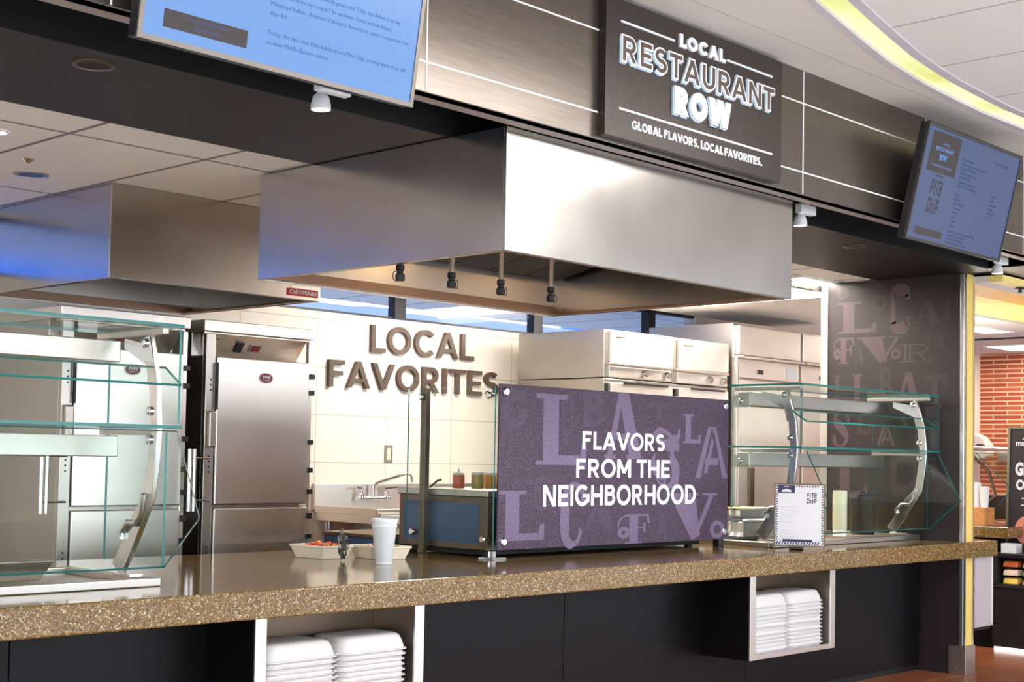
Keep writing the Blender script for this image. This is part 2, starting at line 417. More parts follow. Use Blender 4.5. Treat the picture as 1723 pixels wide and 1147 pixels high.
def pane(mb_args, thick_axis, name, parent, label=None):
    """glass plate: broad faces clear, rim faces tinted"""
    mb = MB(); mb.box(*mb_args)
    k = 'xyz'.index(thick_axis)
    mb.mi = []
    for f in mb.f:
        p = [mb.v[i] for i in f]; flat = max(q[k] for q in p) - min(q[k] for q in p) < 1e-6
        mb.mi.append(0 if flat else 1)
    return mb.build(name, ['glass', 'glass_edge'], parent, label=label)
def bent_pane(path, th, x0, x1, name, parent):
    """glass sheet following a path of (y,z), long edges and ends tinted"""
    mb = MB(); n = len(path); off = []
    for i in range(n):
        a = Vector(path[max(i - 1, 0)]); b = Vector(path[min(i + 1, n - 1)]); t_ = (b - a).normalized(); off.append(Vector((-t_.y, t_.x)) * th)
    A = [Vector(p) for p in path]; B = [A[i] + off[i] for i in range(n)]
    vs = [(x, p.x, p.y) for x in (x0, x1) for L in (A, B) for p in L]
    fs = []; mi = []
    for i in range(n - 1):
        for o_ in (0, n): fs.append((o_ + i, o_ + i + 1, 2 * n + o_ + i + 1, 2 * n + o_ + i)); mi.append(0)
        for o_ in (0, 2 * n): fs.append((o_ + i, o_ + i + 1, o_ + n + i + 1, o_ + n + i)); mi.append(1)
    for i in (0, n - 1): fs.append((i, n + i, 3 * n + i, 2 * n + i)); mi.append(1)
    mb.add(vs, fs); mb.mi = mi
    return mb.build(name, ['glass', 'glass_edge'], parent)
def arc(cx, cy, r, a0, a1, n=12, ry=None):
    return [(cx + r * math.cos(math.radians(a0 + (a1 - a0) * i / n)), cy + (ry or r) * math.sin(math.radians(a0 + (a1 - a0) * i / n))) for i in range(n + 1)]

# decorative display letters drawn in a unit box
def smooth(P, W, n=6):
    Q = []; V = []
    for i in range(len(P) - 1):
        a, b, c, e = (Vector(P[max(i - 1, 0)]), Vector(P[i]), Vector(P[i + 1]), Vector(P[min(i + 2, len(P) - 1)]))
        for k in range(n):
            t = k / n; Q.append(tuple(.5 * ((2 * b) + (c - a) * t + (2 * a - 5 * b + 4 * c - e) * t * t + (3 * b - a - 3 * c + e) * t ** 3))); V.append(W[i] + (W[i + 1] - W[i]) * t)
    return Q + [P[-1]], V + [W[-1]]
def deco(mb, ch, box, Mx, d=.001, outline=False, swap=False):
    x0, y1, x1, y0 = box
    old = mb.M; mb.M = old @ Mx @ Matrix.Translation((x0, y0, 0)) @ Matrix.Diagonal((x1 - x0, y1 - y0, 1, 1))
    def q(a, b, c, e): mb.poly([(a, b), (c, b), (c, e), (a, e)], d)
    if ch == 'L':
        q(.14, 0, .44, 1); q(.44, 0, .86, .14); mb.poly([(.86, 0), (1, 0), (1, .34), (.9, .3)], d); q(0, .93, .6, 1); q(0, 0, .14, .06)
    elif ch == 'A':
        mb.poly([(.36, 1), (.64, 1), (1, .04), (.66, .04)], d); mb.poly([(.36, 1), (.46, .86), (.2, .04), (.06, .04)], d); q(.26, .28, .72, .38); q(0, 0, .3, .06); q(.58, 0, 1, .06)
    elif ch == 'A2':                                                # inline block A
        mb.poly([(.38, 1), (.5, 1), (.16, 0), (0, 0)], d); mb.poly([(.54, 1), (.62, 1), (1, 0), (.84, 0)], d); mb.poly([(.5, .8), (.56, .7), (.36, .1), (.26, .1)], d); q(.3, .26, .7, .4)
        mb.poly([(.5, 1), (.54, 1), (.54, .88), (.5, .88)], d)
    elif ch == 'V':
        mb.poly([(.08, .96), (.56, .96), (.66, .1), (.5, 0)], d); mb.poly([(.84, .96), (.93, .96), (.6, .06), (.56, .16)], d); q(0, .95, .62, 1); q(.7, .95, 1, 1)
    elif ch == 'F':
        q(.34, .02, .62, .98); q(.2, .93, .96, 1); mb.poly([(.96, 1), (1, .68), (.93, .68), (.88, .94)], d); q(.62, .5, .82, .56); mb.poly([(.78, .68), (.86, .68), (.86, .36), (.78, .36)], d); q(.22, 0, .74, .05)
        mb.strip(arc(.16, .38, .12, 0, 360, 12, .14), .14, d); mb.strip(arc(.2, .62, .2, 90, 190, 8, .3), .05, d)
    elif ch in 'OC0':
        a = (0, 360) if ch == 'O' else (40, 320)
        if outline:
            mb.strip(arc(.5, .5, .46, *a, 28), .05, d); mb.strip(arc(.5, .5, .27, *a, 24), .05, d)
        else:
            mb.strip(arc(.5, .5, .38, *a, 30), .24, d)
    elif ch == 'C2':                                                # tall grotesque C
        p = [(.86, .68), (.86, .8)] + arc(.5, .8, .36, 0, 180, 10, .1) + [(.14, .2)] + arc(.5, .2, .36, 180, 360, 10, .1) + [(.86, .34)]
        mb.strip(p, .26, d)
    elif ch == 'O2':
        p = arc(.5, .78, .4, 0, 180, 10, .2) + arc(.5, .22, .4, 180, 360, 10, .2); mb.strip(p + [p[0]], .12, d)
        p = arc(.5, .76, .14, 0, 180, 8, .1) + arc(.5, .24, .14, 180, 360, 8, .1); mb.strip(p + [p[0]], .08, d)
    elif ch == 'J':                                                 # hooked C
        mb.strip(*smooth([(.92, .64), (.88, .84), (.66, .95), (.42, .92), (.27, .76), (.24, .55), (.25, .25), (.36, .07), (.56, .03), (.74, .1), (.84, .26)], [.2, .16, .08, .12, .24, .34, .34, .2, .1, .08, .16]), d)
    elif ch == 'S':
        mb.strip(*smooth([(.9, .68), (.9, .84), (.7, .96), (.4, .96), (.2, .84), (.24, .68), (.5, .54), (.76, .38), (.8, .2), (.6, .05), (.34, .04), (.14, .16), (.14, .32)], [.14, .16, .07, .08, .2, .28, .3, .28, .2, .08, .07, .16, .16]), d)
    elif ch == 'S2':                                                # S fallen into two swashes
        mb.strip(*smooth([(.97, .99), (.93, .86), (.74, .84), (.5, .93), (.26, .95), (.08, .84)], [.04, .12, .09, .07, .12, .16]), d)
        mb.strip(*smooth([(.16, .84), (.36, .74), (.62, .72), (.84, .78), (.98, .9)], [.04, .14, .24, .16, .03]), d)
        mb.strip(*smooth([(.97, .66), (.84, .69), (.72, .6), (.74, .46), (.84, .32), (.82, .14), (.62, .02), (.34, .05), (.16, .16)], [.14, .12, .1, .2, .3, .26, .08, .06, .03]), d)
        mb.strip(*smooth([(.12, .56), (.06, .44), (.16, .32), (.34, .24), (.46, .14), (.42, .04)], [.04, .14, .26, .26, .16, .03]), d)
    elif ch == 'B':
        q(.1, 0, .4, 1); mb.strip([(.3, .93), (.62, .92), (.78, .76), (.62, .6), (.4, .55)], [.14, .16, .3, .16, .1], d); mb.strip([(.4, .5), (.68, .46), (.84, .26), (.66, .08), (.3, .07)], [.1, .16, .3, .16, .14], d)
    elif ch == 'G':
        mb.strip(arc(.46, .5, .36, 50, 330, 24), .26, d); q(.56, .28, .98, .52); q(.7, .72, .84, .98)
    elif ch == 'R':
        for (a, b, c, e) in ((.14, .03, .22, .97), (.3, .03, .36, .97), (0, 0, .5, .05), (0, .95, .66, 1), (.36, .46, .62, .52)): q(a, b, c, e)
        mb.strip([(.6, .97), (.8, .9), (.88, .74), (.8, .56), (.6, .49)], .06, d); mb.strip([(.56, .48), (.72, .3), (.8, .08), (.92, .02), (1, .14)], .06, d)
    elif ch == 'T':
        q(.36, 0, .64, 1); q(0, .84, 1, 1); q(.0, .62, .1, .84); q(.9, .62, 1, .84); q(.22, 0, .78, .08)
    elif ch == 'I':
        if outline: q(.1, 0, .3, 1); q(.7, 0, .9, 1); q(.3, 0, .7, .05)
        else: q(.2, 0, .8, 1); q(0, .94, 1, 1); q(0, 0, 1, .06)
    elif ch == 'E':
        q(.2, .04, .3, .96); q(.4, .04, .46, .96); q(0, 0, 1, .06); q(0, .94, .9, 1); q(.46, .46, .74, .54); q(.9, .06, 1, .28); q(.82, .76, .9, .94)
    mb.M = old

# ================================================================== setting
ZC, ZS, YF = .92, 2.79, -.625
m = MB(); m.box(-12, 14, -1.3, 5, -.1, 0); struct('floor', m, 'wood_floor')
m = MB(); m.box(-12, 14, -9.2, -1.3, -.1, 0); struct('floor_hall', m, 'hall_floor')
# hall ceiling with the curved cove slot
def cv(pts, x):
    for (a, b), (c, d_) in zip(pts, pts[1:]):
        if x <= c or (c, d_) == pts[-1]: return b + (d_ - b) * (x - a) / (c - a)
A_ = [(-12, -5.6), (-6, -3.15), (-3, -1.96), (-1.8, -1.53), (-.777, -1.252), (-.21, -1.13), (.3, -1.03), (.8, -.972), (1.442, -.935), (2.03, -.945), (3, -1.0), (4.5, -1.2), (8, -2.2), (14, -5)]
def curve(off, x): return cv(A_, x) - off
xs = [-12 + i * .25 for i in range(105)]
def ribbon(o0, o1, z0, z1=None, thick=.02):
    m = MB(); n = len(xs); z1 = z0 if z1 is None else z1
    vs = []
    for x in xs: vs += [(x, curve(o0, x), z0), (x, curve(o1, x), z1), (x, curve(o0, x), z0 + thick), (x, curve(o1, x), z1 + thick)]
    fs = [[0, 1, 3, 2], [4 * (n - 1) + k for k in (0, 2, 3, 1)]]
    for i in range(n - 1):
        a = 4 * i; b = a + 4; fs += [(a, b, b + 1, a + 1), (a + 2, a + 3, b + 3, b + 2), (a, a + 2, b + 2, b), (a + 1, b + 1, b + 3, a + 3)]
    m.add(vs, fs); return m
ZT = 3.412
m = MB()
n = len(xs); vs = []
for x in xs: vs += [(x, YF - .232, ZT), (x, min(curve(-.035, x), YF - .24), ZT), (x, YF - .232, ZT + .1), (x, min(curve(-.035, x), YF - .24), ZT + .1)]
fs = []
for i in range(n - 1):
    a = 4 * i; b = a + 4; fs += [(a, b, b + 1, a + 1), (a + 2, a + 3, b + 3, b + 2), (a, a + 2, b + 2, b), (a + 1, b + 1, b + 3, a + 3)]
m.add(vs, fs); struct('trim_1', m, 'white_soffit')
m = MB(); m.box(-12, 14, YF - .222, YF + .1, ZT + .004, ZT + .1); struct('trim_2', m, 'white_soffit')
struct('trim_3', ribbon(-.035, .0, ZT - .004), 'lip_lilac')
struct('trim_4', ribbon(.125, .175, ZT - .006), 'lip_lilac')
cl = ribbon(-.015, .15, ZT + .012).build('cove_light', 'cove_glow'); tag(cl, 'curved yellow glowing cove light running along the white hall ceiling', 'ceiling light')
m = MB(); n = len(xs); vs = []
for x in xs: vs += [(x, -9.2, ZT), (x, curve(.175, x), ZT), (x, -9.2, ZT + .1), (x, curve(.175, x), ZT + .1)]
m.add(vs, fs); struct('ceiling', m, 'ceil_tile')
m = MB(); m.box(-12, 14, -9.2, 5.2, 3.56, 3.66); struct('ceiling_slab', m, 'white_paint')
# hall walls with openings
def wall_open(name, mat, axis, at, lo, hi, top, holes, z0, z1, th=.15):
    m = MB(); e = sorted(holes); prev = lo
    def bx(a, b, c, d_):
        if b - a > 1e-4 and d_ - c > 1e-4:
            m.box(a, b, at, at + th, c, d_) if axis == 'y' else m.box(at, at + th, a, b, c, d_)
    for h_ in e: a, b = h_[:2]; bx(prev, a, 0, top); bx(a, b, 0, h_[2] if len(h_) > 2 else z0); bx(a, b, z1, top); prev = b
    bx(prev, hi, 0, top); return struct(name, m, mat)
wall_open('wall_front', 'white_paint', 'y', -9.35, -12, 14, 3.6, [(-11, -6.5), (-6.2, -1.7), (-1.4, 3.1), (3.4, 7.9), (8.2, 13)], .25, 3.15)
wall_open('wall_left', 'white_paint', 'x', -12.15, -9.2, 5.2, 3.6, [(-8, -4), (-3, 2)], .4, 3.0)
wall_open('wall_right', 'beige', 'x', 14, -9.2, 5.2, 3.6, [], .3, 3.1)
# kitchen
YW = 3.3
m = MB(); m.box(-12, 14, .74, 5.2, 2.80, 2.86); struct('ceiling_kitchen', m, 'kitchen_tile')
wall_open('wall_back', 'tile_wall', 'y', YW, -12, 8.2, 2.8, [(-9, -2.27, 2.44), (-.1, 4.75, 2.44)], None, 2.785, .14)
m = MB(); m.box(8.2, 8.3, 2.9, 5.2, 0, 2.8); struct('wall_kitchen_right', m, 'white_paint')
for k, (a, b, zw) in enumerate(((-9, -2.27, 2.44), (-.1, 4.75, 2.44))):
    m = MB(); m.box(a, b, YW + .05, YW + .06, zw, 2.785); o = struct('window_%d' % (k + 1), m, 'window_glass')
    f_ = MB(); f_.box(a, b, YW + .03, YW + .09, zw, zw + .02); f_.box(a, b, YW + .03, YW + .09, 2.76, 2.785); f_.build('window_frame', 'black_plastic', o)
    for xm in ([-7.1, -5.2] if k == 0 else [1.06, 2.585, 4.1]):
        f_ = MB(); f_.box(xm - .055, xm + .055, YW + .02, YW + .1, zw, 2.785); f_.build('mullion', 'black_plastic', o, bevel=.004)
# outside behind the windows
m = MB(); m.box(8.0, 13.5, 7.4, 7.8, -.1, 7); tag(m.build('brick_building', 'far_brick'), 'blue tinted brick building seen outside through the clerestory window', 'building')
m = MB(); m.box(-3.1, 7.9, 7, 7.3, -.1, 3.03); tag(m.build('added_white_block', 'white_paint'), 'low white block added outside to whiten the lower part of the clerestory windows', 'building')  # added block, stands in for the white glow low in the windows
m = MB(); m.box(-24, -3.2, 12, 12.6, -.1, 9); tag(m.build('added_blue_block', 'added_blue'), 'unseen blue block added outside for the blue reflection on the smaller hood', 'building')  # added out of view so the smaller hood's side reflects blue
m = MB(); m.box(-20, 30, 5.3, 40, -.2, -.1); struct('ground', m, 'white_paint')
# soffit above the counter
m = MB(); m.box(-12, 4.6, -.16, .74, ZS, ZS + .5); struct('trim_5', m, 'soffit_brown')
m = MB(); m.box(-12, 3.29, -.5, -.16, ZS + .22, ZS + .3); m.box(-12, 4.6, -.512, -.5, ZS + .005, ZS + .3); m.box(3.29, 3.30, -.5, -.16, ZS + .004, ZS + .3); m.box(-12, 3.29, -.165, -.158, ZS + .002, ZS + .3); struct('trim_6', m, 'slot_black')
m = MB(); m.box(-12, 4.6, YF + .012, -.505, ZS, ZS + .06); m.box(3.29, 4.6, -.505, -.16, ZS, ZS + .06); struct('trim_7', m, 'ledge')
m = MB(); m.box(-12, 4.6, YF, YF + .06, ZS, 3.42); fas = struct('wall_fascia', m, 'laminate')
g = MB()
for z in (2.901, 3.249): g.box(-12, 4.6, YF - .0015, YF, z - .0035, z + .0035)
for x in (-3.76, -2.445, .16, 1.465, 2.775, 4.08): g.box(x - .0035, x + .0035, YF - .0016, YF, ZS + .002, 3.412)
g.build('white_joint', 'grout_white', fas)
# wall at the right end of the counter: printed panel, metal corner, yellow end post
m = MB(); m.box(3.405, 3.49, .112, 1.13, 0, ZS); m.box(3.398, 3.4045, .0885, .112, 0, ZS); wr = struct('wall_side', m, 'art_ground')
art, artd = 'art_mauve', 'art_dim'
MA = frame((3.4049, 1.2, 0), (0, -1, 0), (0, 0, 1))                   # u = 1.2 - y
def ab(a, b): return (1.2 - a[0], a[1], 1.2 - b[0], b[1])
for mb_, ch, a, b, ol in ((art, 'L', (1.052, 2.642), (.732, 2.409), 0), (artd, 'O', (.776, 2.683), (.647, 2.55), 0), (art, 'C2', (.626, 2.74), (.463, 2.392), 0), (artd, 'A', (.433, 2.62), (.242, 2.454), 0), (artd, 'I', (.205, 2.612), (.165, 2.457), 0),
        (art, 'F', (1.083, 2.378), (.911, 2.185), 0), (artd, 'A', (.903, 2.294), (.832, 2.182), 0), (art, 'V', (.894, 2.374), (.523, 2.18), 0), (art, 'O', (.618, 2.279), (.541, 2.206), 0), (art, 'R', (.546, 2.309), (.309, 2.181), 0), (art, 'I', (.34, 2.378), (.318, 2.263), 1),
        (artd, 'T', (.285, 2.366), (.18, 2.281), 0), (artd, 'E', (.251, 2.276), (.17, 2.167), 0), (art, 'I', (.927, 2.103), (.849, 1.85), 0), (artd, 'B', (.72, 2.146), (.591, 1.9), 0), (art, 'A', (.57, 2.107), (.39, 1.86), 0), (artd, 'T', (.362, 2.082), (.185, 1.85), 0),
        (art, 'S', (1.093, 1.835), (.945, 1.565), 0), (artd, 'L', (.903, 1.843), (.78, 1.664), 0), (art, 'A2', (.728, 1.724), (.583, 1.578), 0), (art, 'C2', (.619, 1.538), (.419, 1.224), 0), (artd, 'A', (.40, 1.5), (.2, 1.25), 0),
        (artd, 'L', (1.09, 2.1), (.97, 1.9), 0), (art, 'L', (1.06, 1.5), (.8, 1.2), 0), (artd, 'O', (1.06, 2.76), (.95, 2.66), 0), (artd, 'V', (.8, 2.775), (.62, 2.73), 0)):
    m = MB(); deco(m, ch, ab(a, b), MA, .0008, bool(ol)); m.build('printed_letter', mb_, wr)
m = MB(); m.box(3.395, 3.50, 1.13, 1.19, 0, ZS); struct('trim_8', m, 'steel_door', .004)
m = MB(); m.box(3.395, 3.4045, .0565, .088, .0, ZS); struct('trim_9', m, 'chrome_soft', .006)
m = MB(); m.box(3.405, 3.53, .056, .11, .0, ZS - .002); yp = struct('trim_10', m, 'yellow_paint')
m = MB(); m.box(3.398, 3.412, .046, .056, 0, ZS - .003); m.box(3.522, 3.536, .046, .11, 0, ZS - .003); m.build('edge_trim', 'chrome_soft', yp)
m = MB(); m.box(3.385, 3.54, .035, .16, 0, .2); kb = m.build('kick_plate', 'steel', yp, bevel=.003)
m = MB()
for z in (.05, .16): m.lathe([(.006, 0), (.005, -.004)], (3.385, .1, z), 10, 'x')
m.build('screw', 'chrome', yp)
# header behind the soffit on the right, small wall return
m = MB(); m.box(.3, 3.5, 1.2, 1.26, 2.74, 2.8); struct('trim_11', m, 'soffit_brown')
# ceiling stripes past the post
for k, (a, b, mat) in enumerate(((-.16, -.06, 'yellow_pale'), (-.06, .07, 'white_paint'), (.07, .36, 'yellow_deep'), (.36, .93, 'yellow_pale'), (.93, 2.9, 'white_paint'))):
    m = MB(); m.box(3.52, 14, a, b, 2.73 - (.0 if k < 4 else .02), 2.775); struct('ceiling_band_%d' % (k + 1), m, mat)
# far brick wall
m = MB(); m.box(9.5, 9.7, -4, 2.76, 0, 2.75); struct('wall_brick', m, 'brick_wall')
m = MB(); m.box(9.36, 9.55, 2.76, 3.0, 0, 2.75); struct('trim_12', m, 'beige')
m = MB(); m.box(9.38, 9.5, -2, 2.5, 1.5, 1.6); struct('trim_13', m, 'steel')

# ================================================================== counter
ct = MB(); ct.prism([(-7, 0), (3.82, 0), (3.82, .5), (3.546, .5), (3.546, .042), (3.376, .042), (3.376, 1.72), (-7, 1.72)], 'z', ZC - .11, ZC)
o = ct.build('countertop', 'quartz', bevel=.008, seg=3); tag(o, 'long speckled brown stone serving countertop on dark base', 'countertop')
cb = thing('counter_base', 'dark brown panelled base under the long stone countertop', 'counter', (-1, .9, 0))
px = [-7, -3.5, -2.62, -.46, 1.2, 3.37]
for a, b in zip(px, px[1:]):
    m = MB(); m.box(a + .002, b - .002, .37, .42, .05, ZC - .11); m.build('panel', 'dark_panel', cb, bevel=.002)
m = MB(); m.box(-7, 3.37, .41, 1.68, .06, ZC - .112); m.build('carcass', 'black_matte', cb)
m = MB(); m.box(-7, 3.37, .40, 1.6, 0, .06); m.build('toe_kick', 'black_matte', cb)

def shelf_box(x0, x1, label):
    z0, z1, y0, y1 = .335, ZC - .112, .05, .368
    t = thing('container_shelf', label, 'shelf', ((x0 + x1) / 2, .2, z0), 'metal shelf boxes under the counter')
    m = MB(); m.box(x0, x0 + .022, y0 + .012, y1, z0, z1); m.build('side_panel', 'dark_panel', t)
    m = MB(); m.box(x1 - .022, x1, y0 + .012, y1, z0, z1); m.build('side_panel', 'dark_panel', t)
    m = MB(); m.box(x0 + .022, x1 - .022, y0 + .012, y1, z0, z0 + .014); m.build('bottom_panel', 'steel', t)
    m = MB(); m.box(x0 + .022, x1 - .022, y1 - .012, y1, z0 + .014, z1); m.build('back_panel', 'steel_dark', t)
    m = MB(); m.box(x0 + .0225, x0 + .026, y0 + .02, y1 - .013, z0 + .015, z1); m.build('liner', 'steel', t)
    m = MB(); m.box(x1 - .026, x1 - .0225, y0 + .02, y1 - .013, z0 + .015, z1); m.build('liner', 'steel', t)
    m = MB(); m.box(x0, x0 + .055, y0, y0 + .012, z0, z1); m.box(x1 - .055, x1, y0, y0 + .012, z0, z1); m.box(x0 + .055, x1 - .055, y0, y0 + .012, z0, z0 + .03); m.build('front_frame', 'steel_door', t, bevel=.002)
    return t
shelf_box(.757, 1.672, 'steel framed shelf box under the counter, below the framed menu')
shelf_box(-2.652, -1.753, 'steel framed shelf box under the counter, below the food trays')

# open foam clamshells, nested upside down
def clam_half(m, x0, x1, y0, y1, z, h):
    def loop(ins, zz, r):
        a, b, c, e = x0 + ins, x1 - ins, y0 + ins, y1 - ins; P = []
        for cx, cy, q in ((b - r, e - r, 0), (a + r, e - r, 90), (a + r, c + r, 180), (b - r, c + r, 270)): P += [(p[0], p[1], zz) for p in arc(cx, cy, r, q, q + 90, 5)]
        return P
    L = [loop(0, z, .05), loop(0, z + .005, .05), loop(.007, z + .006, .05), loop(.016, z + h * .6, .05), loop(.024, z + h * .86, .05), loop(.036, z + h * .97, .05), loop(.055, z + h, .05)]
    n = len(L[0]); fs = [list(range(n))[::-1]]
    for i in range(len(L) - 1):
        for k in range(n): fs.append((n * i + k, n * i + (k + 1) % n, n * i + n + (k + 1) % n, n * i + n + k))
    fs.append([n * (len(L) - 1) + k for k in range(n)]); m.add([p for l in L for p in l], fs)
def clam(x0, y0, z, h, skew):
    t = thing('foam_clamshell', '', 'food container', (x0 + .38, y0 + .13, z))
    m = MB(); clam_half(m, x0, x0 + .385, y0, y0 + .27, z, h); m.build('lid', 'foam', t, smooth=True)
    m = MB(); clam_half(m, x0 + .392, x0 + .385 * 2 + .007, y0 + .004, y0 + .27, z, h); m.build('tray', 'foam', t, smooth=True)
    m = MB(); m.box(x0 + .38, x0 + .397, y0 + .03, y0 + .24, z + .002, z + .007); m.build('hinge', 'foam', t)
    m = MB(); m.box(x0 + .14, x0 + .24, y0 + .255, y0 + .277, z + .002, z + h * .45); m.build('tab', 'foam', t, bevel=.003)
    return t
def copy_tree(o, dx, label):
    r = o.copy(); COL.objects.link(r); r.location = Vector(o.location) + Vector(dx)
    WORLD_LOC[r.name] = Vector(r.location)
    for ch in list(o.children):
        c = ch.copy(); COL.objects.link(c); c.parent = r
        for g_ in list(ch.children):
            e = g_.copy(); COL.objects.link(e); e.parent = c
    if label: r['label'] = label
    return r
ordw = ['topmost', 'second', 'third', 'fourth', 'fifth', 'sixth', 'seventh', 'eighth', 'ninth', 'tenth', 'eleventh', 'twelfth', 'thirteenth']
proto = None
for where, x0, grp in (('below the framed menu', .826, 'foam clamshells in the shelf below the menu'), ('below the food trays', -2.588, 'foam clamshells in the shelf below the trays')):
    for k in range(13):
        z = .351 + k * .0225; lab = ('foam clamshell, topmost in the shelf box %s' % where) if k == 12 else ('foam clamshell, %s from the top, in the shelf box %s' % (ordw[12 - k], where))
        jx = random.uniform(-.004, .004); jy = random.uniform(-.004, .004)
        if proto is None: proto = clam(.826, .072, .351, .068, 0); c_ = proto; c_['label'] = lab
        else: c_ = copy_tree(proto, (x0 - .826 + jx, jy, z - .351), lab)
        c_['group'] = grp

# ================================================================== hoods
def hood(name, label, x0, x1, y0, y1, z0, z1):
    t = thing(name, label, 'range hood', ((x0 + x1) / 2, (y0 + y1) / 2, z0))
    th = .015
    m = MB(); m.box(x0, x1, y0, y0 + th, z0, z1); m.build('front_panel', 'steel_hood', t, bevel=.003)
    m = MB(); m.box(x0, x0 + th, y0 + th, y1, z0, z1); m.build('side_panel', 'steel_hood', t, bevel=.003)
    m = MB(); m.box(x1 - th, x1, y0 + th, y1, z0, z1); m.build('side_panel', 'steel_hood', t, bevel=.003)
    m = MB(); m.box(x0 + th, x1 - th, y1 - th, y1, z0, z1); m.build('back_panel', 'steel_door', t)
    m = MB(); a = .05
    for q in ((x0 + th, x0 + a, y0 + th, y1 - th), (x1 - a, x1 - th, y0 + th, y1 - th), (x0 + a, x1 - a, y0 + th, y0 + a), (x0 + a, x1 - a, y1 - .08, y1 - th)):
        m.box(*q, z0 + .004, z0 + .016)
    m.box(x0 + a, x1 - a, y1 - .083, y1 - .08, z0 + .004, z0 + .05); m.build('drip_rim', 'brown_rim', t)
    m = MB(); m.box(x0 + th, x1 - th, y0 + th, y1 - th, z1 - .08, z1 - .06); m.build('plenum', 'plenum', t)
    m = MB(); n = 7; w = (x1 - x0 - .12) / n
    for k in range(n):
        xa = x0 + .06 + k * w
        m.add([(xa, y1 - .10, z0 + .20), (xa + w - .01, y1 - .10, z0 + .20), (xa + w - .01, y0 + .45, z1 - .09), (xa, y0 + .45, z1 - .09), (xa, y1 - .06, z0 + .22), (xa + w - .01, y1 - .06, z0 + .22), (xa + w - .01, y0 + .49, z1 - .07), (xa, y0 + .49, z1 - .07)],
              [(0, 1, 2, 3), (4, 7, 6, 5), (0, 4, 5, 1), (1, 5, 6, 2), (2, 6, 7, 3), (3, 7, 4, 0)])
    m.build('filter', 'plenum', t)
    return t
def hood_lamp(t, x, y, z):
    m = MB(); m.lathe([(.05, 0), (.05, -.02), (.04, -.03)], (x, y, z), 18); b = m.build('lamp_base', 'chrome_soft', t, smooth=True)
    m = MB(); m.lathe([(.036, 0), (.045, -.03), (.04, -.07), (.02, -.09), (.0, -.094)], (x, y, z - .03), 18); m.build('lamp_globe', 'hood_glow', b, smooth=True)
h1 = hood('range_hood', 'large stainless range hood hanging over the counter, under the dark sign', -1.872, .27, -.5, 1.14, 2.28, 2.788)
for k, x in enumerate((-1.71, -1.385, -1.05, -.685)):
    m = MB(); m.tube([(x, .3, 2.70), (x, .3, 2.30)], .012, 10); nz = m.build('drop_nozzle', 'outlet_steel', h1, smooth=True)
    m = MB(); m.lathe([(.018, 0), (.022, .004), (.022, .03), (.014, .036), (.014, .044), (.02, .05), (.02, .07), (.012, .075)], (x, .3, 2.23), 12); m.build('coupling', 'black_plastic', nz, smooth=True)
    s_ = -1 if k == 0 else 1
    pts = [(x + s_ * (.012 + .016 * (1 - math.cos(a))), .3, 2.25 + .022 * math.sin(a)) for a in [i * 2 * PI / 12 for i in range(13)]]
    m = MB(); m.tube(pts, .0022, 6); m.build('pull_ring', 'black_plastic', nz, smooth=True)
for x in (-1.35, -.25): hood_lamp(h1, x, .1, 2.705)
h2 = hood('range_hood', 'smaller stainless range hood against the tile wall above the warming cabinets', -2.215, -.848, 1.92, 3.298, 2.315, 2.798)
m = MB(); m.box(-1.085, -.87, 1.912, 1.92, 2.335, 2.375); bd = m.build('badge', 'red_label', h2, label='red maker badge')
m = MB(); text(m, 'CAPTIVEAIRE', front(-1.075, 1.911, 2.343), .195, .024, .002, .02); m.build('lettering', 'letter_white', bd)
m = MB(); m.box(-1.06, -.9, 1.914, 1.92, 2.378, 2.388); m.build('serial_plate', 'chrome_soft', h2)

# ================================================================== sign board over the hood
sb = thing('restaurant_sign', 'dark board sign reading LOCAL RESTAURANT ROW above the large hood', 'sign', (-.78, -.645, 2.8))
m = MB(); m.box(-1.455, -.105, -.667, YF - .001, 2.803, 3.392); m.build('board', ['board_paint'], sb, bevel=.002)
yb = -.6672
def layer(word, x0, x1, z0, z1, y, d, mat, t, g=0, gap=.13):
    m = MB(); sans(m, word, front(x0, y, z0), x1 - x0, z1 - z0, d, t, g, gap); return m.build('lettering', mat, sb)
layer('LOCAL', -.948, -.603, 3.284, 3.338, yb, .012, 'letter_white', .2, .06, .3)
layer('RESTAURANT', -1.352, -.188, 3.136, 3.240, yb, .008, 'letter_white', .17, .075, .24)
layer('RESTAURANT', -1.36, -.196, 3.128, 3.232, yb, .005, 'letter_edge', .17, .075, .24)
layer('RESTAURANT', -1.352, -.188, 3.136, 3.240, yb - .0082, .0012, 'letter_brown', .17, .0, .24)
layer('ROW', -.985, -.562, 2.982, 3.094, yb, .014, 'letter_white', .24, .055, .26)
layer('ROW', -.993, -.570, 2.974, 3.086, yb, .009, 'letter_edge', .24, .055, .26)
layer('GLOBAL FLAVORS. LOCAL FAVORITES.', -1.277, -.28, 2.856, 2.892, yb, .004, 'letter_white', .2, .02, .2)
m = MB()
for a, b, z in ((-1.361, -.983, 3.3015), (-.578, -.195, 3.3025), (-1.367, -.192, 2.9275)): m.box(a, b, yb - .005, yb, z - .0045, z + .0045)
m.build('rule', 'letter_white', sb)

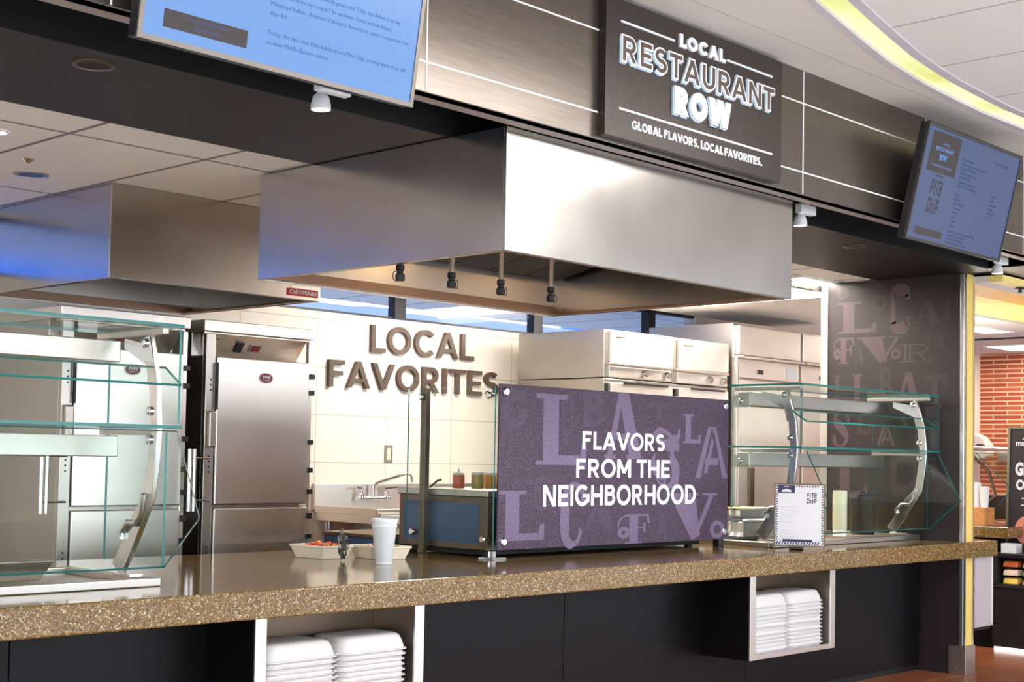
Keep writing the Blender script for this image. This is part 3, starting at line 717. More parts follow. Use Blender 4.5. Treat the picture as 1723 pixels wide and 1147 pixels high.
# ================================================================== menu screens
def screen(label, xl, yb_, zb, wd, ht, tilt, scr, bez, content):
    t = thing('menu_screen', label, 'screen', (xl + wd / 2, yb_ + .03, zb), 'wall menu screens')
    a = math.radians(tilt)
    Mx = frame((xl, yb_, zb), (1, 0, 0), (0, -math.sin(a), math.cos(a)))       # local: x right, y up, z towards the hall
    m = MB(); m.M = Mx; m.box(0, wd, 0, ht, -.05, -.004); m.build('housing', 'black_plastic', t, bevel=.004)
    m = MB(); m.M = Mx; b = .016
    for q in ((0, wd, 0, b), (0, wd, ht - b, ht), (0, b, b, ht - b), (wd - b, wd, b, ht - b)): m.box(*q, -.004, .004)
    m.build('bezel', bez, t)
    m = MB(); m.M = Mx; m.box(b, wd - b, b, ht - b, -.004, 0); pn = m.build('panel', scr, t)
    content(Mx @ Matrix.Translation((0, 0, .0004)), pn, wd, ht)
    m = MB(); m.box(xl + wd * .4, xl + wd * .6, yb_ + .02, YF - .004, zb + .16, zb + .4); m.build('bracket', 'black_plastic', t)
    return t
def para(mb_, Mx, lines, x, ytop, lh, h, wmax=9):
    for s_ in lines:
        if s_:
            vs, _, _ = glyphs(s_, .0, 1); h = min(h, wmax / 1.35 / (max(v.x for v in vs) - min(v.x for v in vs)))
    for i, s_ in enumerate(lines):
        if s_:
            vs, fs_, es = glyphs(s_, .0, 1); x0 = min(v.x for v in vs); x1 = max(v.x for v in vs); y0 = min(v.y for v in vs)
            text(mb_, s_, Mx @ Matrix.Translation((x, ytop - i * lh + min(y0, 0) * h * 1.35, 0)), (x1 - x0) * h * 1.35, None, .0002, .0, 1)
def content_story(Mx, pn, w, h):
    m = MB(); L = ['from the many people, all nations fed by food.', 'his home and was a bit hungry, once more, the tender sauce familiarity.', 'with a bit thought time of a sensation, grew inside.', 'my family.', '',
                   'Omar began cooking in seventh grade and, "I like my dishes, I let my', 'imagination drive my recipes," he exclaims. Omar and his friend,', 'Muhannad Kallaes, dreamed of going to America to open a restaurant, but', 'they did.', '',
                   'Today, the two men Philadelphia-based Pita Chip, serving what they call', 'modern Middle Eastern cuisine.']
    para(m, Mx, L[5:9], .47, .268, .031, .0205, .6); m.build('caption', 'tv_text', pn)
    m = MB(); para(m, Mx, L[10:], .47, .113, .031, .0205, .6); m.build('caption', 'tv_text', pn)
    m = MB(); para(m, Mx, L[:4], .47, .405, .031, .0205, .6); m.build('caption', 'tv_text', pn)
    m = MB(); m.M = Mx; m.box(.085, .395, .05, .105, 0, .0004); q = m.build('banner', 'tv_box', pn)
    m = MB(); text(m, 'Menu Pricing May Differ', Mx @ Matrix.Translation((.165, .082, .0005)), .16, .015, .0002, 0, 1); text(m, '@EatPitaChip', Mx @ Matrix.Translation((.195, .06, .0005)), .1, .015, .0002, 0, 1); m.build('lettering', 'tv_text', q)
def pita(mb_, Mx, x, y, w, h, s=1.0):                                # blocky square logo: PITA over CHIP
    old = mb_.M; mb_.M = old @ Mx @ Matrix.Translation((x, y, 0)) @ Matrix.Diagonal((w, h, 1, 1)); d = .0004
    def b(*q): mb_.box(*q, 0, d)
    g_ = {'P': [(0, .28, 0, 1), (.28, 1, .75, 1), (.72, 1, .38, .75), (.28, 1, .3, .5)], 'I': [(.3, .7, 0, .8), (.3, .7, .88, 1)], 'T': [(0, 1, .76, 1), (.34, .66, 0, .76)], 'A': [(0, .28, 0, .6), (.28, 1, .4, .6), (.72, 1, 0, 1), (0, .72, .8, 1), (.28, .72, 0, .16)],
          'C': [(0, .28, 0, 1), (.28, 1, .78, 1), (.28, 1, 0, .22)], 'H': [(0, .28, 0, 1), (.28, .72, .48, .7), (.72, 1, 0, .7)]}
    for row, word in ((.54, 'PITA'), (0, 'CHIP')):
        for k, c in enumerate(word):
            for (a, b_, c_, e) in g_[c]: b((k + a * .88) * .25, (k + b_ * .88) * .25, row + c_ * .44, row + e * .44)
    mb_.M = old
def content_menu(Mx, pn, w, h):
    m = MB(); m.M = Mx; m.box(.07, .40, .385, .598, 0, .0004); q = m.build('banner', 'tv_box', pn)
    m = MB(); text(m, 'ROW', Mx @ Matrix.Translation((.19, .45, .0005)), .085, .038, .0002, .03, 1); text(m, 'RESTAURANT', Mx @ Matrix.Translation((.13, .50, .0005)), .21, .022, .0002, .01, 1)
    text(m, 'LOCAL', Mx @ Matrix.Translation((.2, .535, .0005)), .07, .014, .0002, .01, 1); text(m, 'GLOBAL FLAVORS. LOCAL FAVORITES.', Mx @ Matrix.Translation((.12, .415, .0005)), .23, .012, .0002, 0, 1); m.build('lettering', 'screen_blue', q)
    m = MB(); pita(m, Mx, .165, .165, .125, .185); text(m, 'FEATURING', Mx @ Matrix.Translation((.19, .362, 0)), .09, .014, .0002, .01, 1); m.build('logo', 'tv_box', pn)
    m = MB(); m.M = Mx; m.box(.085, .395, .04, .078, 0, .0004); m.build('banner', 'tv_box', pn)
    m = MB(); L = ['PICK A BASE', 'Salad bowl, rice bowl, pita wrap', 'PICK A PROTEIN', 'Chicken, falafel, beef', 'PICK SAUCES', 'Hummus, tahini, garlic', 'ADD YOUR TOPPINGS', '', 'Salad', 'Pickles', 'Red cabbage', 'Tomatoes', 'Onions', 'Olives', 'Parsley', 'Sumac']
    para(m, Mx, L, .46, .49, .0245, .0175)
    para(m, Mx, ['BY THE POUND'], .86, .53, .02, .0165); para(m, Mx, ['Lettuce', 'Corn', 'Feta cheese', 'Peppers', 'Cucumber', 'Beets'], .88, .345, .0245, .0165)
    para(m, Mx, ['Please let us know about any food allergy', 'before you place an order.', 'Prices do not include tax.', 'Nutrition facts upon request.'], .46, .09, .0205, .015)
    m.build('caption', 'tv_text_dark', pn)
screen('bright blue menu screen hanging at upper left of the fascia, showing story text', -3.735, -.73, 2.682, 1.125, .63, 9, 'screen_blue', 'tv_bezel', content_story)
screen('dark blue menu screen hanging on the fascia above the counter end', 1.02, -.73, 2.668, 1.17, .63, 13, 'screen_navy', 'tv_bezel_dark', content_menu)

# ================================================================== spotlights and recessed rings
def spot(label, x, y):
    t = thing('track_spotlight', label, 'spotlight', (x, y, ZS), 'white spotlights in the dark ceiling slot')
    m = MB(); m.box(x - .02, x + .13, y - .02, y + .02, ZS + .0, ZS + .05); m.box(x + .03, x + .08, y - .015, y + .015, ZS + .05, ZS + .221); m.build('mount', 'white_plastic', t, bevel=.004)
    m = MB(); m.tube([(x, y, ZS + .03), (x, y, ZS - .012)], .016, 14); m.build('neck', 'white_plastic', t, smooth=True)
    m = MB(); m.lathe([(.02, .0), (.03, -.012), (.037, -.04), (.038, -.06), (.034, -.06), (.031, -.055)], (x, y, ZS - .01), 24); m.build('head', 'white_plastic', t, smooth=True)
    m = MB(); m.lathe([(.032, 0), (.032, .004)], (x, y, ZS - .067), 20); m.build('lens', 'lens_glow', t)
spot('white spotlight under the left menu screen', -2.70, -.33)
spot('white spotlight beside the large hood right corner', .62, -.33)
spot('white spotlight under the right menu screen', 3.06, -.33)
def ring(label, x, y, z, mat='steel_dark', inner='black_matte', r=.075, group=None):
    t = thing('recessed_light', label, 'downlight', (x, y, z), group)
    m = MB(); m.lathe([(r, 0), (r, -.005), (r - .016, -.007), (r - .018, 0)], (x, y, z), 28); m.build('trim_ring', mat, t, smooth=True)
    m = MB(); m.lathe([(r - .018, -.002), (r - .018, -.004)], (x, y, z), 28); m.build('lens', inner, t)
ring('dark recessed downlight in the soffit above the left sneeze guard', -3.45, .0, ZS)
ring('dark recessed downlight in the soffit right of the large hood', 1.83, .03, ZS)
ring('round recessed fixture in the kitchen ceiling tile beside the smaller hood', -2.58, 2.06, 2.80, 'outlet_steel', 'blue_steel', .085)
ring('lit recessed downlight in the kitchen ceiling at the left edge', -3.15, 1.3, 2.80, 'white_plastic', 'lens_glow', .06)
m = MB(); m.lathe([(.03, 0), (.03, -.004), (.012, -.02), (.004, -.024)], (-2.78, 1.72, 2.80), 16); tag(m.build('sprinkler_head', 'chrome'), 'tiny chrome sprinkler head on the kitchen ceiling tile', 'sprinkler')

# ceiling light panels
def panel_light(label, x, y, z, w, l, glow, group):
    t = thing('ceiling_light', label, 'ceiling light', (x, y, z), group)
    m = MB(); b = .03
    for q in ((x - w / 2, x + w / 2, y - l / 2, y - l / 2 + b), (x - w / 2, x + w / 2, y + l / 2 - b, y + l / 2), (x - w / 2, x - w / 2 + b, y - l / 2 + b, y + l / 2 - b), (x + w / 2 - b, x + w / 2, y - l / 2 + b, y + l / 2 - b)): m.box(*q, z - .012, z)
    m.build('frame', 'white_plastic', t)
    m = MB(); m.box(x - w / 2 + b, x + w / 2 - b, y - l / 2 + b, y + l / 2 - b, z - .008, z - .002); m.build('diffuser', glow, t)
for x, y in ((-.3, -2.65), (-1.05, -2.65), (-1.8, -2.65), (.9, -2.75), (2.8, -5.2), (-4.4, -3.2), (-4.6, -5.6), (-1.7, -5.6), (-7.5, -3.6), (-7.5, -6.5), (.6, -7.6)):  # unseen panels added to light the hall and reflect in the fascia
    panel_light('unseen white light panel added to the hall ceiling in front of the counter', x, y, ZT, .69, 1.38, 'hall_fill_glow', 'added unseen hall light panels')
panel_light('bright light panel in the kitchen ceiling right of the large hood', 3.62, 1.75, 2.80, 1.39, 1.39, 'kitchen_glow', 'kitchen ceiling light panels')
panel_light('light panel in the kitchen ceiling above the sink', .95, 2.2, 2.80, .69, .69, 'kitchen_glow', 'kitchen ceiling light panels')
panel_light('light panel in the kitchen ceiling above the tall reach-in', 5.1, 1.9, 2.80, 1.39, .69, 'kitchen_glow', 'kitchen ceiling light panels')
panel_light('unseen light panel added at the far left end of the kitchen ceiling', -5.6, 1.7, 2.80, .69, .69, 'kitchen_glow', 'kitchen ceiling light panels')  # added out of view to brighten the left kitchen ceiling
panel_light('light panel added in the kitchen ceiling to brighten the ovens', 2.1, 1.45, 2.80, .69, .35, 'kitchen_glow', 'kitchen ceiling light panels')  # added for more light on the oven fronts

# ================================================================== wall letters
def word_on_wall(word, x0, x1, z0, z1, y, line):
    sx, ends = sans(MB(), word, Matrix(), x1 - x0, z1 - z0, .03, .165, 0, .2)
    for i, ch in enumerate(word):
        w_ = cap(MB(), ch, .165, 0, 1) * sx
        m = MB(); sans(m, ch, front(x0 + ends[i] - w_, y, z0), w_, z1 - z0, .03, .165)
        o = m.build('wall_letter', 'letter_brown')
        pos = {'LOCAL': ['first', 'second', 'third', 'fourth', 'last'], 'FAVORITES': ['first', 'second', 'third', 'fourth', 'fifth', 'sixth', 'seventh', 'eighth', 'last']}[word][i]
        tag(o, 'raised dark brown letter %s, %s letter of the word %s on the tile wall' % (ch, pos, word), 'letter', 'raised letters on the tile wall')
word_on_wall('LOCAL', .742, 1.795, 2.185, 2.382, YW - .0005, 0)
word_on_wall('FAVORITES', .354, 2.075, 1.918, 2.108, YW - .0005, 1)

# outlet
t = thing('wall_outlet', 'small steel wall outlet on the tile wall above the sink', 'outlet', (.947, YW - .004, 1.388))
m = MB(); m.box(.907, .987, YW - .006, YW - .0005, 1.388, 1.518); m.build('plate', 'outlet_steel', t, bevel=.002)
m = MB(); m.box(.929, .965, YW - .009, YW - .006, 1.41, 1.496); m.build('socket', 'outlet_cream', t, bevel=.002)

# ================================================================== warming cabinets
def cabinet(label, dx, full):
    x0, x1 = -1.29, -.512; y0 = 2.42
    t = thing('warming_cabinet', label, 'cabinet', (-.915 + dx, 2.8, 0), 'stainless warming cabinets')
    T = Matrix.Translation((dx, 0, 0))
    def mb():
        m = MB(); m.M = T; return m
    m = mb(); m.box(x0, x1, y0, 3.2, .14, 2.0); m.box(x0, x1, y0 + .12, 3.2, 2.0, 2.14); m.build('body', 'steel', t, bevel=.004)
    m = mb(); m.box(x0 - .015, x1 + .015, y0 - .03, 3.21, 2.14, 2.205); m.box(x0, x1, y0 - .005, y0 + .05, 2.125, 2.14); cap = m.build('top_cap', 'steel_door', t, bevel=.004)
    m = mb(); m.lathe([(.008, 0), (.008, -.006)], (-.70, y0 - .03, 2.175), 12, 'y'); m.build('indicator', 'lens_glow', cap)
    m = mb(); m.box(x0, x0 + .065, y0 - .03, y0, .14, 2.125); st = m.build('stile', 'steel', t, bevel=.003)
    m = mb(); m.box(x1 - .03, x1, y0 - .03, y0, .14, 2.125); m.build('stile', 'steel_door', t, bevel=.003)
    m = mb()
    for z in (1.86, 1.83, 1.8, 1.42, 1.39, 1.36, 1.33, .9, .87, .84): m.lathe([(.006, 0), (.004, -.004)], (x0 + .035, y0 - .03, z), 8, 'y')
    m.build('rivet', 'black_plastic', st)
    m = mb(); m.add([(x0 + .068, y0 - .01, 2.13), (x1 - .033, y0 - .01, 2.13), (x1 - .033, y0 + .1, 2.0), (x0 + .068, y0 + .1, 2.0), (x0 + .068, y0 + .11, 2.13), (x1 - .033, y0 + .11, 2.13), (x1 - .033, y0 + .12, 2.0), (x0 + .068, y0 + .12, 2.0)],
                    [(0, 3, 2, 1), (4, 5, 6, 7), (0, 1, 5, 4), (1, 2, 6, 5), (2, 3, 7, 6), (3, 0, 4, 7)])
    cp = m.build('control_panel', 'steel_door', t)
    def slope(u, v): return frame((u, y0 - .012 + (2.13 - v) / .13 * .11, v), (1, 0, 0), (0, -.65, .76))
    m = mb(); m.M = T @ slope(-1.04, 2.04); m.box(0, .05, 0, .07, -.002, .01); m.build('switch', 'black_plastic', cp, bevel=.003)
    m = mb(); m.M = T @ slope(-.94, 2.045); m.box(0, .085, 0, .055, -.002, .006); m.build('display_bezel', 'outlet_steel', cp, bevel=.002); m = mb(); m.M = T @ slope(-.928, 2.052); m.box(0, .06, 0, .04, .006, .0075); m.build('display', 'red_badge', cp)
    m = mb(); m.M = T @ slope(-1.2, 2.095); m.box(0, .03, 0, .02, -.001, .002); m.build('plate', 'outlet_steel', cp)
    d1 = mb(); d1.box(x0 + .07, x1 - .032, y0 - .045, y0 - .002, 1.143, 1.995); up = d1.build('upper_door', 'steel_door', t, bevel=.006)
    d2 = mb(); d2.box(x0 + .07, x1 - .032, y0 - .045, y0 - .002, .2, 1.122); lo = d2.build('lower_door', 'steel_door', t, bevel=.006)
    m = mb(); m.M = T @ Matrix.Translation((-.875, y0 - .0455, 1.888)) @ Matrix.Diagonal((1, 1, .62, 1)); m.lathe([(.052, 0), (.052, -.002)], (0, 0, 0), 28, 'y'); bd = m.build('badge_rim', 'print_white', up)
    m = mb(); m.M = T @ Matrix.Translation((-.875, y0 - .0476, 1.888)) @ Matrix.Diagonal((1, 1, .6, 1)); m.lathe([(.046, 0), (.046, -.002)], (0, 0, 0), 28, 'y'); m.build('badge', 'red_badge', up)
    m = mb(); text(m, 'FWE', front(-.9, y0 - .0497, 1.884), .056, .017, .001, .02, 2); m.box(-.898, -.852, y0 - .0507, y0 - .0497, 1.874, 1.877); m.build('badge_lettering', 'print_white', up)
    for z, h in ((1.90, .03), (1.80, .03), (1.5, .03), (1.33, .03), (1.2, .03), (1.05, .035), (.93, .03)):
        m = mb(); m.box(x1 - .034, x1 + .006, y0 - .052, y0 - .02, z, z + h); m.build('hinge', 'black_plastic', t, bevel=.003)
    m = mb(); m.box(x0 + .012, x0 + .064, y0 - .06, y0 - .03, 1.47, 1.68); m.build('latch', 'outlet_steel', t, bevel=.01)
    m = mb(); m.tube([(x0 + .067, y0 - .05, 1.96), (x0 + .067, y0 - .05, 1.69)], .007, 8); m.build('gasket', 'black_rubber', t)
    m = mb()
    for xx in (-.10, -.13): m.tube([(x0 + xx, y0 - .085, 1.11), (x0 + xx, y0 - .085, 1.46)], .012, 10)
    for z in (1.17, 1.41): m.tube([(x0 - .13, y0 - .085, z), (x0 + .01, y0 - .085, z), (x0 + .01, y0 - .025, z)], .006, 8)
    m.build('bumper_handle', 'chrome_soft', t, smooth=True)
    for xx in (x0 + .08, x1 - .08):
        for yy in (y0 + .1, 3.1):
            m = mb(); m.lathe([(.06, -.018), (.06, .018)], (xx, yy, .06), 16, 'x'); m.box(xx - .03, xx + .03, yy - .03, yy + .03, .12, .14); m.build('caster', 'black_rubber', t)
cabinet('stainless warming cabinet beside the tile wall, its doors clear of the glass', 0, True)
cabinet('stainless warming cabinet seen through the left sneeze guard', -.905, True)

# ================================================================== sink
t = thing('sink_table', 'stainless sink table with backsplash against the tile wall', 'sink', (.9, 2.9, 0))
m = MB(); m.box(.245, 2.0, YW - .03, YW - .002, 1.06, 1.24); m.box(.245, .262, 2.62, YW - .03, 1.04, 1.09); m.build('backsplash', 'steel_door', t, bevel=.004)
m = MB(); m.box(.262, .5, 2.6, YW - .03, 1.045, 1.06); m.box(1.2, 2.0, 2.6, YW - .03, 1.045, 1.06); m.box(.5, 1.2, 2.6, 2.68, 1.045, 1.06); m.box(.5, 1.2, 3.16, YW - .03, 1.045, 1.06); m.box(.262, 2.0, 2.6, 2.615, .985, 1.045); m.box(.262, .277, 2.615, YW - .03, .985, 1.045); m.build('deck', 'steel_door', t, bevel=.003)
m = MB(); m.box(.5, 1.2, 2.68, 3.16, .78, .79)
for q in ((.5, .508, 2.68, 3.16), (1.192, 1.2, 2.68, 3.16), (.508, 1.192, 2.68, 2.688), (.508, 1.192, 3.152, 3.16)): m.box(*q, .79, 1.05)
m.build('basin', 'steel', t)
for xx, yy in ((.32, 2.68), (.32, 3.2), (1.9, 2.68), (1.9, 3.2)):
    m = MB(); m.tube([(xx, yy, 0), (xx, yy, .985)], .022, 12); m.lathe([(.034, 0), (.034, .06)], (xx, yy, .92), 12); m.build('leg', 'chrome_soft', t, smooth=True)
f = thing('faucet', 'wall mounted chrome faucet with swing spout over the sink', 'faucet', (.75, YW - .06, 1.12))
m = MB(); m.tube([(.60, YW - .07, 1.135), (.90, YW - .07, 1.135)], .019, 12)
for xx in (.63, .87): m.tube([(xx, YW - .07, 1.135), (xx, YW - .03, 1.135)], .02, 12); m.lathe([(.024, -.01), (.026, .02), (.018, .05)], (xx, YW - .07, 1.135), 14)
m.build('body', 'chrome', f, smooth=True)
m = MB(); m.tube([(.75, YW - .07, 1.13), (.75, YW - .07, 1.22), (.77, YW - .085, 1.245), (.9, YW - .16, 1.295), (.95, YW - .19, 1.315), (.985, YW - .205, 1.31), (.995, YW - .21, 1.28), (.995, YW - .21, 1.25)], .012, 10); m.build('spout', 'chrome', f, smooth=True)
for xx, s_ in ((.63, -1), (.87, 1)):
    m = MB(); m.tube([(xx, YW - .07, 1.185), (xx, YW - .07, 1.20)], .012, 10); m.tube([(xx - .02 * s_, YW - .08, 1.205), (xx + .075 * s_, YW - .11, 1.215)], .009, 8); m.build('handle', 'chrome', f, smooth=True)
# red tub on the sink deck
t = thing('tub', 'small red tub on the sink deck behind the clear side glass', 'tub', (1.55, 2.75, 1.06))
m = MB(); m.lathe([(.06, 0), (.075, .11), (.08, .12), (.07, .12), (.055, .01)], (1.55, 2.75, 1.06), 18); m.build('bowl', 'fab_red', t, smooth=True)
m = MB(); m.lathe([(.066, .1), (.04, .135), (.0, .15)], (1.55, 2.75, 1.06), 14); m.build('contents', 'onion', t, smooth=True)
# low bin behind the counter
t = thing('prep_bin', 'low dark blue steel bin behind the counter in front of the sink', 'bin', (0, 2.2, 0))
m = MB(); m.box(-.30, .30, 2.0, 2.5, .1, .94); m.build('body', 'blue_steel', t, bevel=.005)
m = MB(); m.box(-.31, .31, 1.99, 2.51, .94, .965); m.build('lid', 'steel_dark', t, bevel=.004)
m = MB(); m.box(-.02, .29, 1.985, 2.0, .6, .925); m.build('door', 'black_plastic', t)
for xx in (-.25, .25):
    for yy in (2.05, 2.45):
        m = MB(); m.lathe([(.05, -.015), (.05, .015)], (xx, yy, .05), 14, 'x'); m.box(xx - .02, xx + .02, yy - .02, yy + .02, .08, .1); m.build('caster', 'black_rubber', t)

# ================================================================== ovens on the right
def oven(label, x0, x1, zt):
    y0, y1 = 2.2, 3.06
    t = thing('double_oven', label, 'oven', ((x0 + x1) / 2, 2.6, 0), 'stacked stainless ovens')
    m = MB(); m.box(x0, x1, y0, y1, zt - .355, zt); m.build('upper_body', 'steel', t, bevel=.004)
    m = MB(); m.box(x0, x1, y0, y1, .14, zt - .362); m.build('lower_body', 'steel', t, bevel=.004)
    m = MB(); m.box(x0 + .05, x1 - .03, y0 - .03, y0, zt - .24, zt - .01); d_ = m.build('upper_door', 'steel_oven', t, bevel=.006)
    m = MB(); m.tube([(x0 + .11, y0 - .032, zt - .055), (x0 + .22, y0 - .032, zt - .05)], .006, 8); m.build('name_plate', 'steel_dark', d_)
    m = MB(); m.box(x0 + .0, x1 - .06, y0 - .06, y0 - .03, zt - .265, zt - .245); m.build('door_handle', 'steel_door', t, bevel=.004)
    m = MB(); m.box(x0 + .05, x1 - .03, y0 - .012, y0, zt - .35, zt - .27); cp = m.build('control_panel', 'steel_oven', t, bevel=.003)
    for xx in (x0 + .46, x1 - .1):
        m = MB(); m.lathe([(.03, 0), (.03, -.02), (.022, -.04)], (xx, y0 - .012, zt - .31), 18, 'y'); m.build('knob', 'chrome_soft', cp, smooth=True)
    m = MB(); m.box(x0 + .05, x1 - .03, y0 - .03, y0, .9, zt - .39); m.build('lower_door', 'steel_oven', t, bevel=.006)
    m = MB(); m.box(x0 + .01, x0 + .03, y0 - .02, y0, zt - .46, zt - .4); m.build('hinge', 'black_plastic', t)
    m = MB(); m.box(x0 + .2, x1 - .1, y0 - .045, y0 - .03, zt - .40, zt - .385); m.build('lower_handle', 'black_plastic', t)
    for xx in (x0 + .06, x1 - .06):
        for yy in (y0 + .06, y1 - .06):
            m = MB(); m.tube([(xx, yy, 0), (xx, yy, .14)], .02, 10); m.build('foot', 'chrome_soft', t)
oven('left stainless double oven, next to the lettered tile wall', 2.065, 2.90, 2.402)
oven('right stainless double oven, next to the tall reach-in', 2.906, 3.655, 2.40)
t = thing('reach_in_cabinet', 'tall white fronted stainless reach-in behind the right sneeze guard', 'refrigerator', (4.5, 2.6, 0))
m = MB(); m.box(3.72, 5.35, 2.2, 3.06, .12, 2.58); m.build('body', 'steel', t, bevel=.004)
for a, b in ((3.76, 4.70), (4.74, 5.31)):
    m = MB(); m.box(a, b, 2.16, 2.2, 2.32, 2.56); m.build('upper_door', 'steel_oven', t, bevel=.005)
    m = MB(); m.box(a, b, 2.16, 2.2, .2, 2.12); d_ = m.build('lower_door', 'steel_oven', t, bevel=.005)
    m = MB(); m.box(a, b, 2.12, 2.2, 2.295, 2.312); m.build('shelf_lip', 'steel_door', t, bevel=.002)
    m = MB(); m.box(a, b, 2.18, 2.2, 2.14, 2.285); cp = m.build('control_panel', 'steel_oven', t)
    m = MB(); m.box(a + .3, a + .38, 2.174, 2.18, 2.175, 2.21); m.build('display', 'black_plastic', cp)
    if a < 4: 
        m = MB(); m.box(3.90, 3.985, 2.145, 2.16, 1.05, 1.4); m.build('recessed_handle', 'steel_dark', d_, bevel=.02)
        m = MB(); m.box(4.5, 4.66, 2.174, 2.18, 2.16, 2.25); m.build('label_sticker', 'paper_grey', cp)
for xx in (3.8, 5.27):
    for yy in (2.26, 3.0):
        m = MB(); m.tube([(xx, yy, 0), (xx, yy, .12)], .02, 10); m.build('foot', 'chrome_soft', t)
# vertical utility rail between ovens and reach-in
t = thing('utility_rail', 'narrow upright steel rail between the ovens and the reach-in', 'rail', (3.69, 2.15, 0))
m = MB(); m.box(3.672, 3.69, 2.12, 2.17, 0, 2.3); m.build('channel', 'steel_door', t, bevel=.003)
m = MB(); m.tube([(3.70, 2.13, 1.1), (3.70, 2.13, 2.25)], .008, 8); m.build('pipe', 'brown_rim', t)

# ================================================================== refrigerated prep unit behind the sign
t = thing('prep_rail', 'stainless countertop prep rail behind the purple sign', 'prep unit', (.3, 1.0, ZC), None)
m = MB(); m.box(-.655, 1.28, .74, 1.42, ZC + .035, 1.235); m.build('body', 'steel_dark', t, bevel=.004)
m = MB(); m.box(-.665, 1.29, .73, 1.43, 1.235, 1.27); m.build('top_rim', 'steel', t, bevel=.004)
m = MB(); m.box(-.657, -.655, .8, 1.38, ZC + .07, 1.2); m.build('side_panel', 'blue_steel', t)  # blue reflection on the steel side put into its colour
for xx in (-.6, 1.2):
    for yy in (.8, 1.36):
        m = MB(); m.lathe([(.025, 0), (.02, .035)], (xx, yy, ZC), 12); m.build('foot', 'black_rubber', t)
m = MB(); m.box(-.66, 1.26, .76, 1.40, ZC + .012, ZC + .035); m.build('underside', 'black_matte', t)
def bottle(label, x, y, z, r, h, mat, nozzle):
    t = thing('sauce_bottle', label, 'bottle', (x, y, z), 'sauce containers on the prep rail')
    m = MB(); m.lathe([(r * .9, 0), (r, .01), (r, h * .8), (r * .9, h * .86)], (x, y, z), 20); m.build('body', mat, t, smooth=True)
    m = MB(); m.lathe([(r * .96, h * .86), (r * .96, h), (r * .3, h * 1.03)] + ([(r * .22, h * 1.03), (r * .1, h * 1.3)] if nozzle else []), (x, y, z), 16); m.build('cap', 'cap_white', t, smooth=True)
bottle('red sauce squeeze bottle on the prep rail, leftmost beside the glass', -.425, 1.19, 1.27, .034, .085, 'sauce_red', True)
bottle('olive green sauce container on the prep rail, right of the red one', -.335, 1.13, 1.27, .036, .09, 'sauce_green', False)
bottle('orange sauce container on the prep rail, right of the green one', -.245, 1.12, 1.27, .034, .088, 'sauce_orange', False)
bottle('cream sauce container on the prep rail, nearest the purple sign', -.16, 1.12, 1.27, .04, .088, 'sauce_cream', False)
m = MB(); m.tube([(-.55, 1.3, 1.265), (-.52, 1.26, 1.31), (-.5, 1.25, 1.315)], .006, 8); tag(m.build('spoon_handle', 'black_plastic'), 'black spoon handle leaning on the prep rail rim', 'spoon')

# ================================================================== purple sign sneeze guard
t = thing('printed_sneeze_guard', 'purple printed glass guard reading FLAVORS FROM THE NEIGHBORHOOD', 'sneeze guard', (.33, .63, ZC))
m = MB(); m.box(-.707, 1.358, .618, .63, .967, 1.826); pn = m.build('printed_panel', 'purple', t, bevel=.003)
l1, l2 = 'lilac', 'lilac_dim'; MS = front(0, .618, 0)
for mb_, ch, a, b in ((l2, 'G', (-.69, 1.804), (-.48, 1.592)), (l1, 'L', (-.426, 1.789), (-.008, 1.41)), (l2, 'O2', (-.225, 1.787), (-.127, 1.567)), (l2, 'B', (-.06, 1.815), (.16, 1.623)), (l1, 'A', (.15, 1.82), (.48, 1.45)), (l2, 'T', (.554, 1.777), (.735, 1.682)), (l1, 'L', (.882, 1.724), (1.063, 1.55)), (l1, 'A2', (1.01, 1.653), (1.35, 1.34)),
        (l1, 'S2', (.581, 1.634), (.854, 1.288)), (l1, 'L', (-.70, 1.273), (-.348, 1.014)), (l2, 'O2', (-.435, 1.344), (-.292, 1.178)), (l1, 'J', (-.234, 1.318), (-.01, .97)), (l2, 'A', (-.035, 1.2), (.25, 1.055)), (l1, 'F', (.281, 1.135), (.572, .97)), (l2, 'A', (.639, 1.129), (.738, .982)), (l1, 'V', (.72, 1.252), (1.244, .97)), (l1, 'O', (1.17, 1.083), (1.323, .975))):
    m = MB(); deco(m, ch, (a[0], a[1], b[0], b[1]), MS, .0006); m.build('pattern_letter', mb_, pn)
m = MB()
for s_, x0, x1, z0, z1 in (('FLAVORS', -.044, .703, 1.497, 1.597), ('FROM THE', -.093, .755, 1.343, 1.447), ('NEIGHBORHOOD', -.361, 1.016, 1.188, 1.303)): sans(m, s_, front(x0, .6172, z0), x1 - x0, z1 - z0, .0012, .19, 0, .15)
m.build('white_lettering', 'print_white', pn)
for x, z in ((-.665, 1.785), (1.315, 1.785), (-.665, 1.01), (1.315, 1.015)):
    m = MB(); m.lathe([(.022, 0), (.022, -.008), (.016, -.013)], (x, .618, z), 18, 'y'); m.build('standoff_cap', 'chrome', t, smooth=True)
    m = MB(); m.tube([(x, .63, z), (x, .66, z)], .012, 10); m.build('standoff', 'chrome', t, smooth=True)
pane((-.726, -.716, .635, 1.29, .972, 1.81), 'x', 'side_pane', t)
m = MB(); m.box(-.712, -.676, 1.165, 1.205, ZC, 1.815); m.build('post', 'steel_dark', t, bevel=.003)
m = MB(); m.box(-.705, -.675, .655, .685, ZC + .01, .96); m.box(-.74, -.64, .615, .72, ZC, ZC + .01); m.build('foot_clamp', 'clear_plastic', t, bevel=.002)
m = MB(); m.box(1.29, 1.34, .633, .68, ZC, .967); m.build('foot_clamp', 'black_plastic', t, bevel=.003)
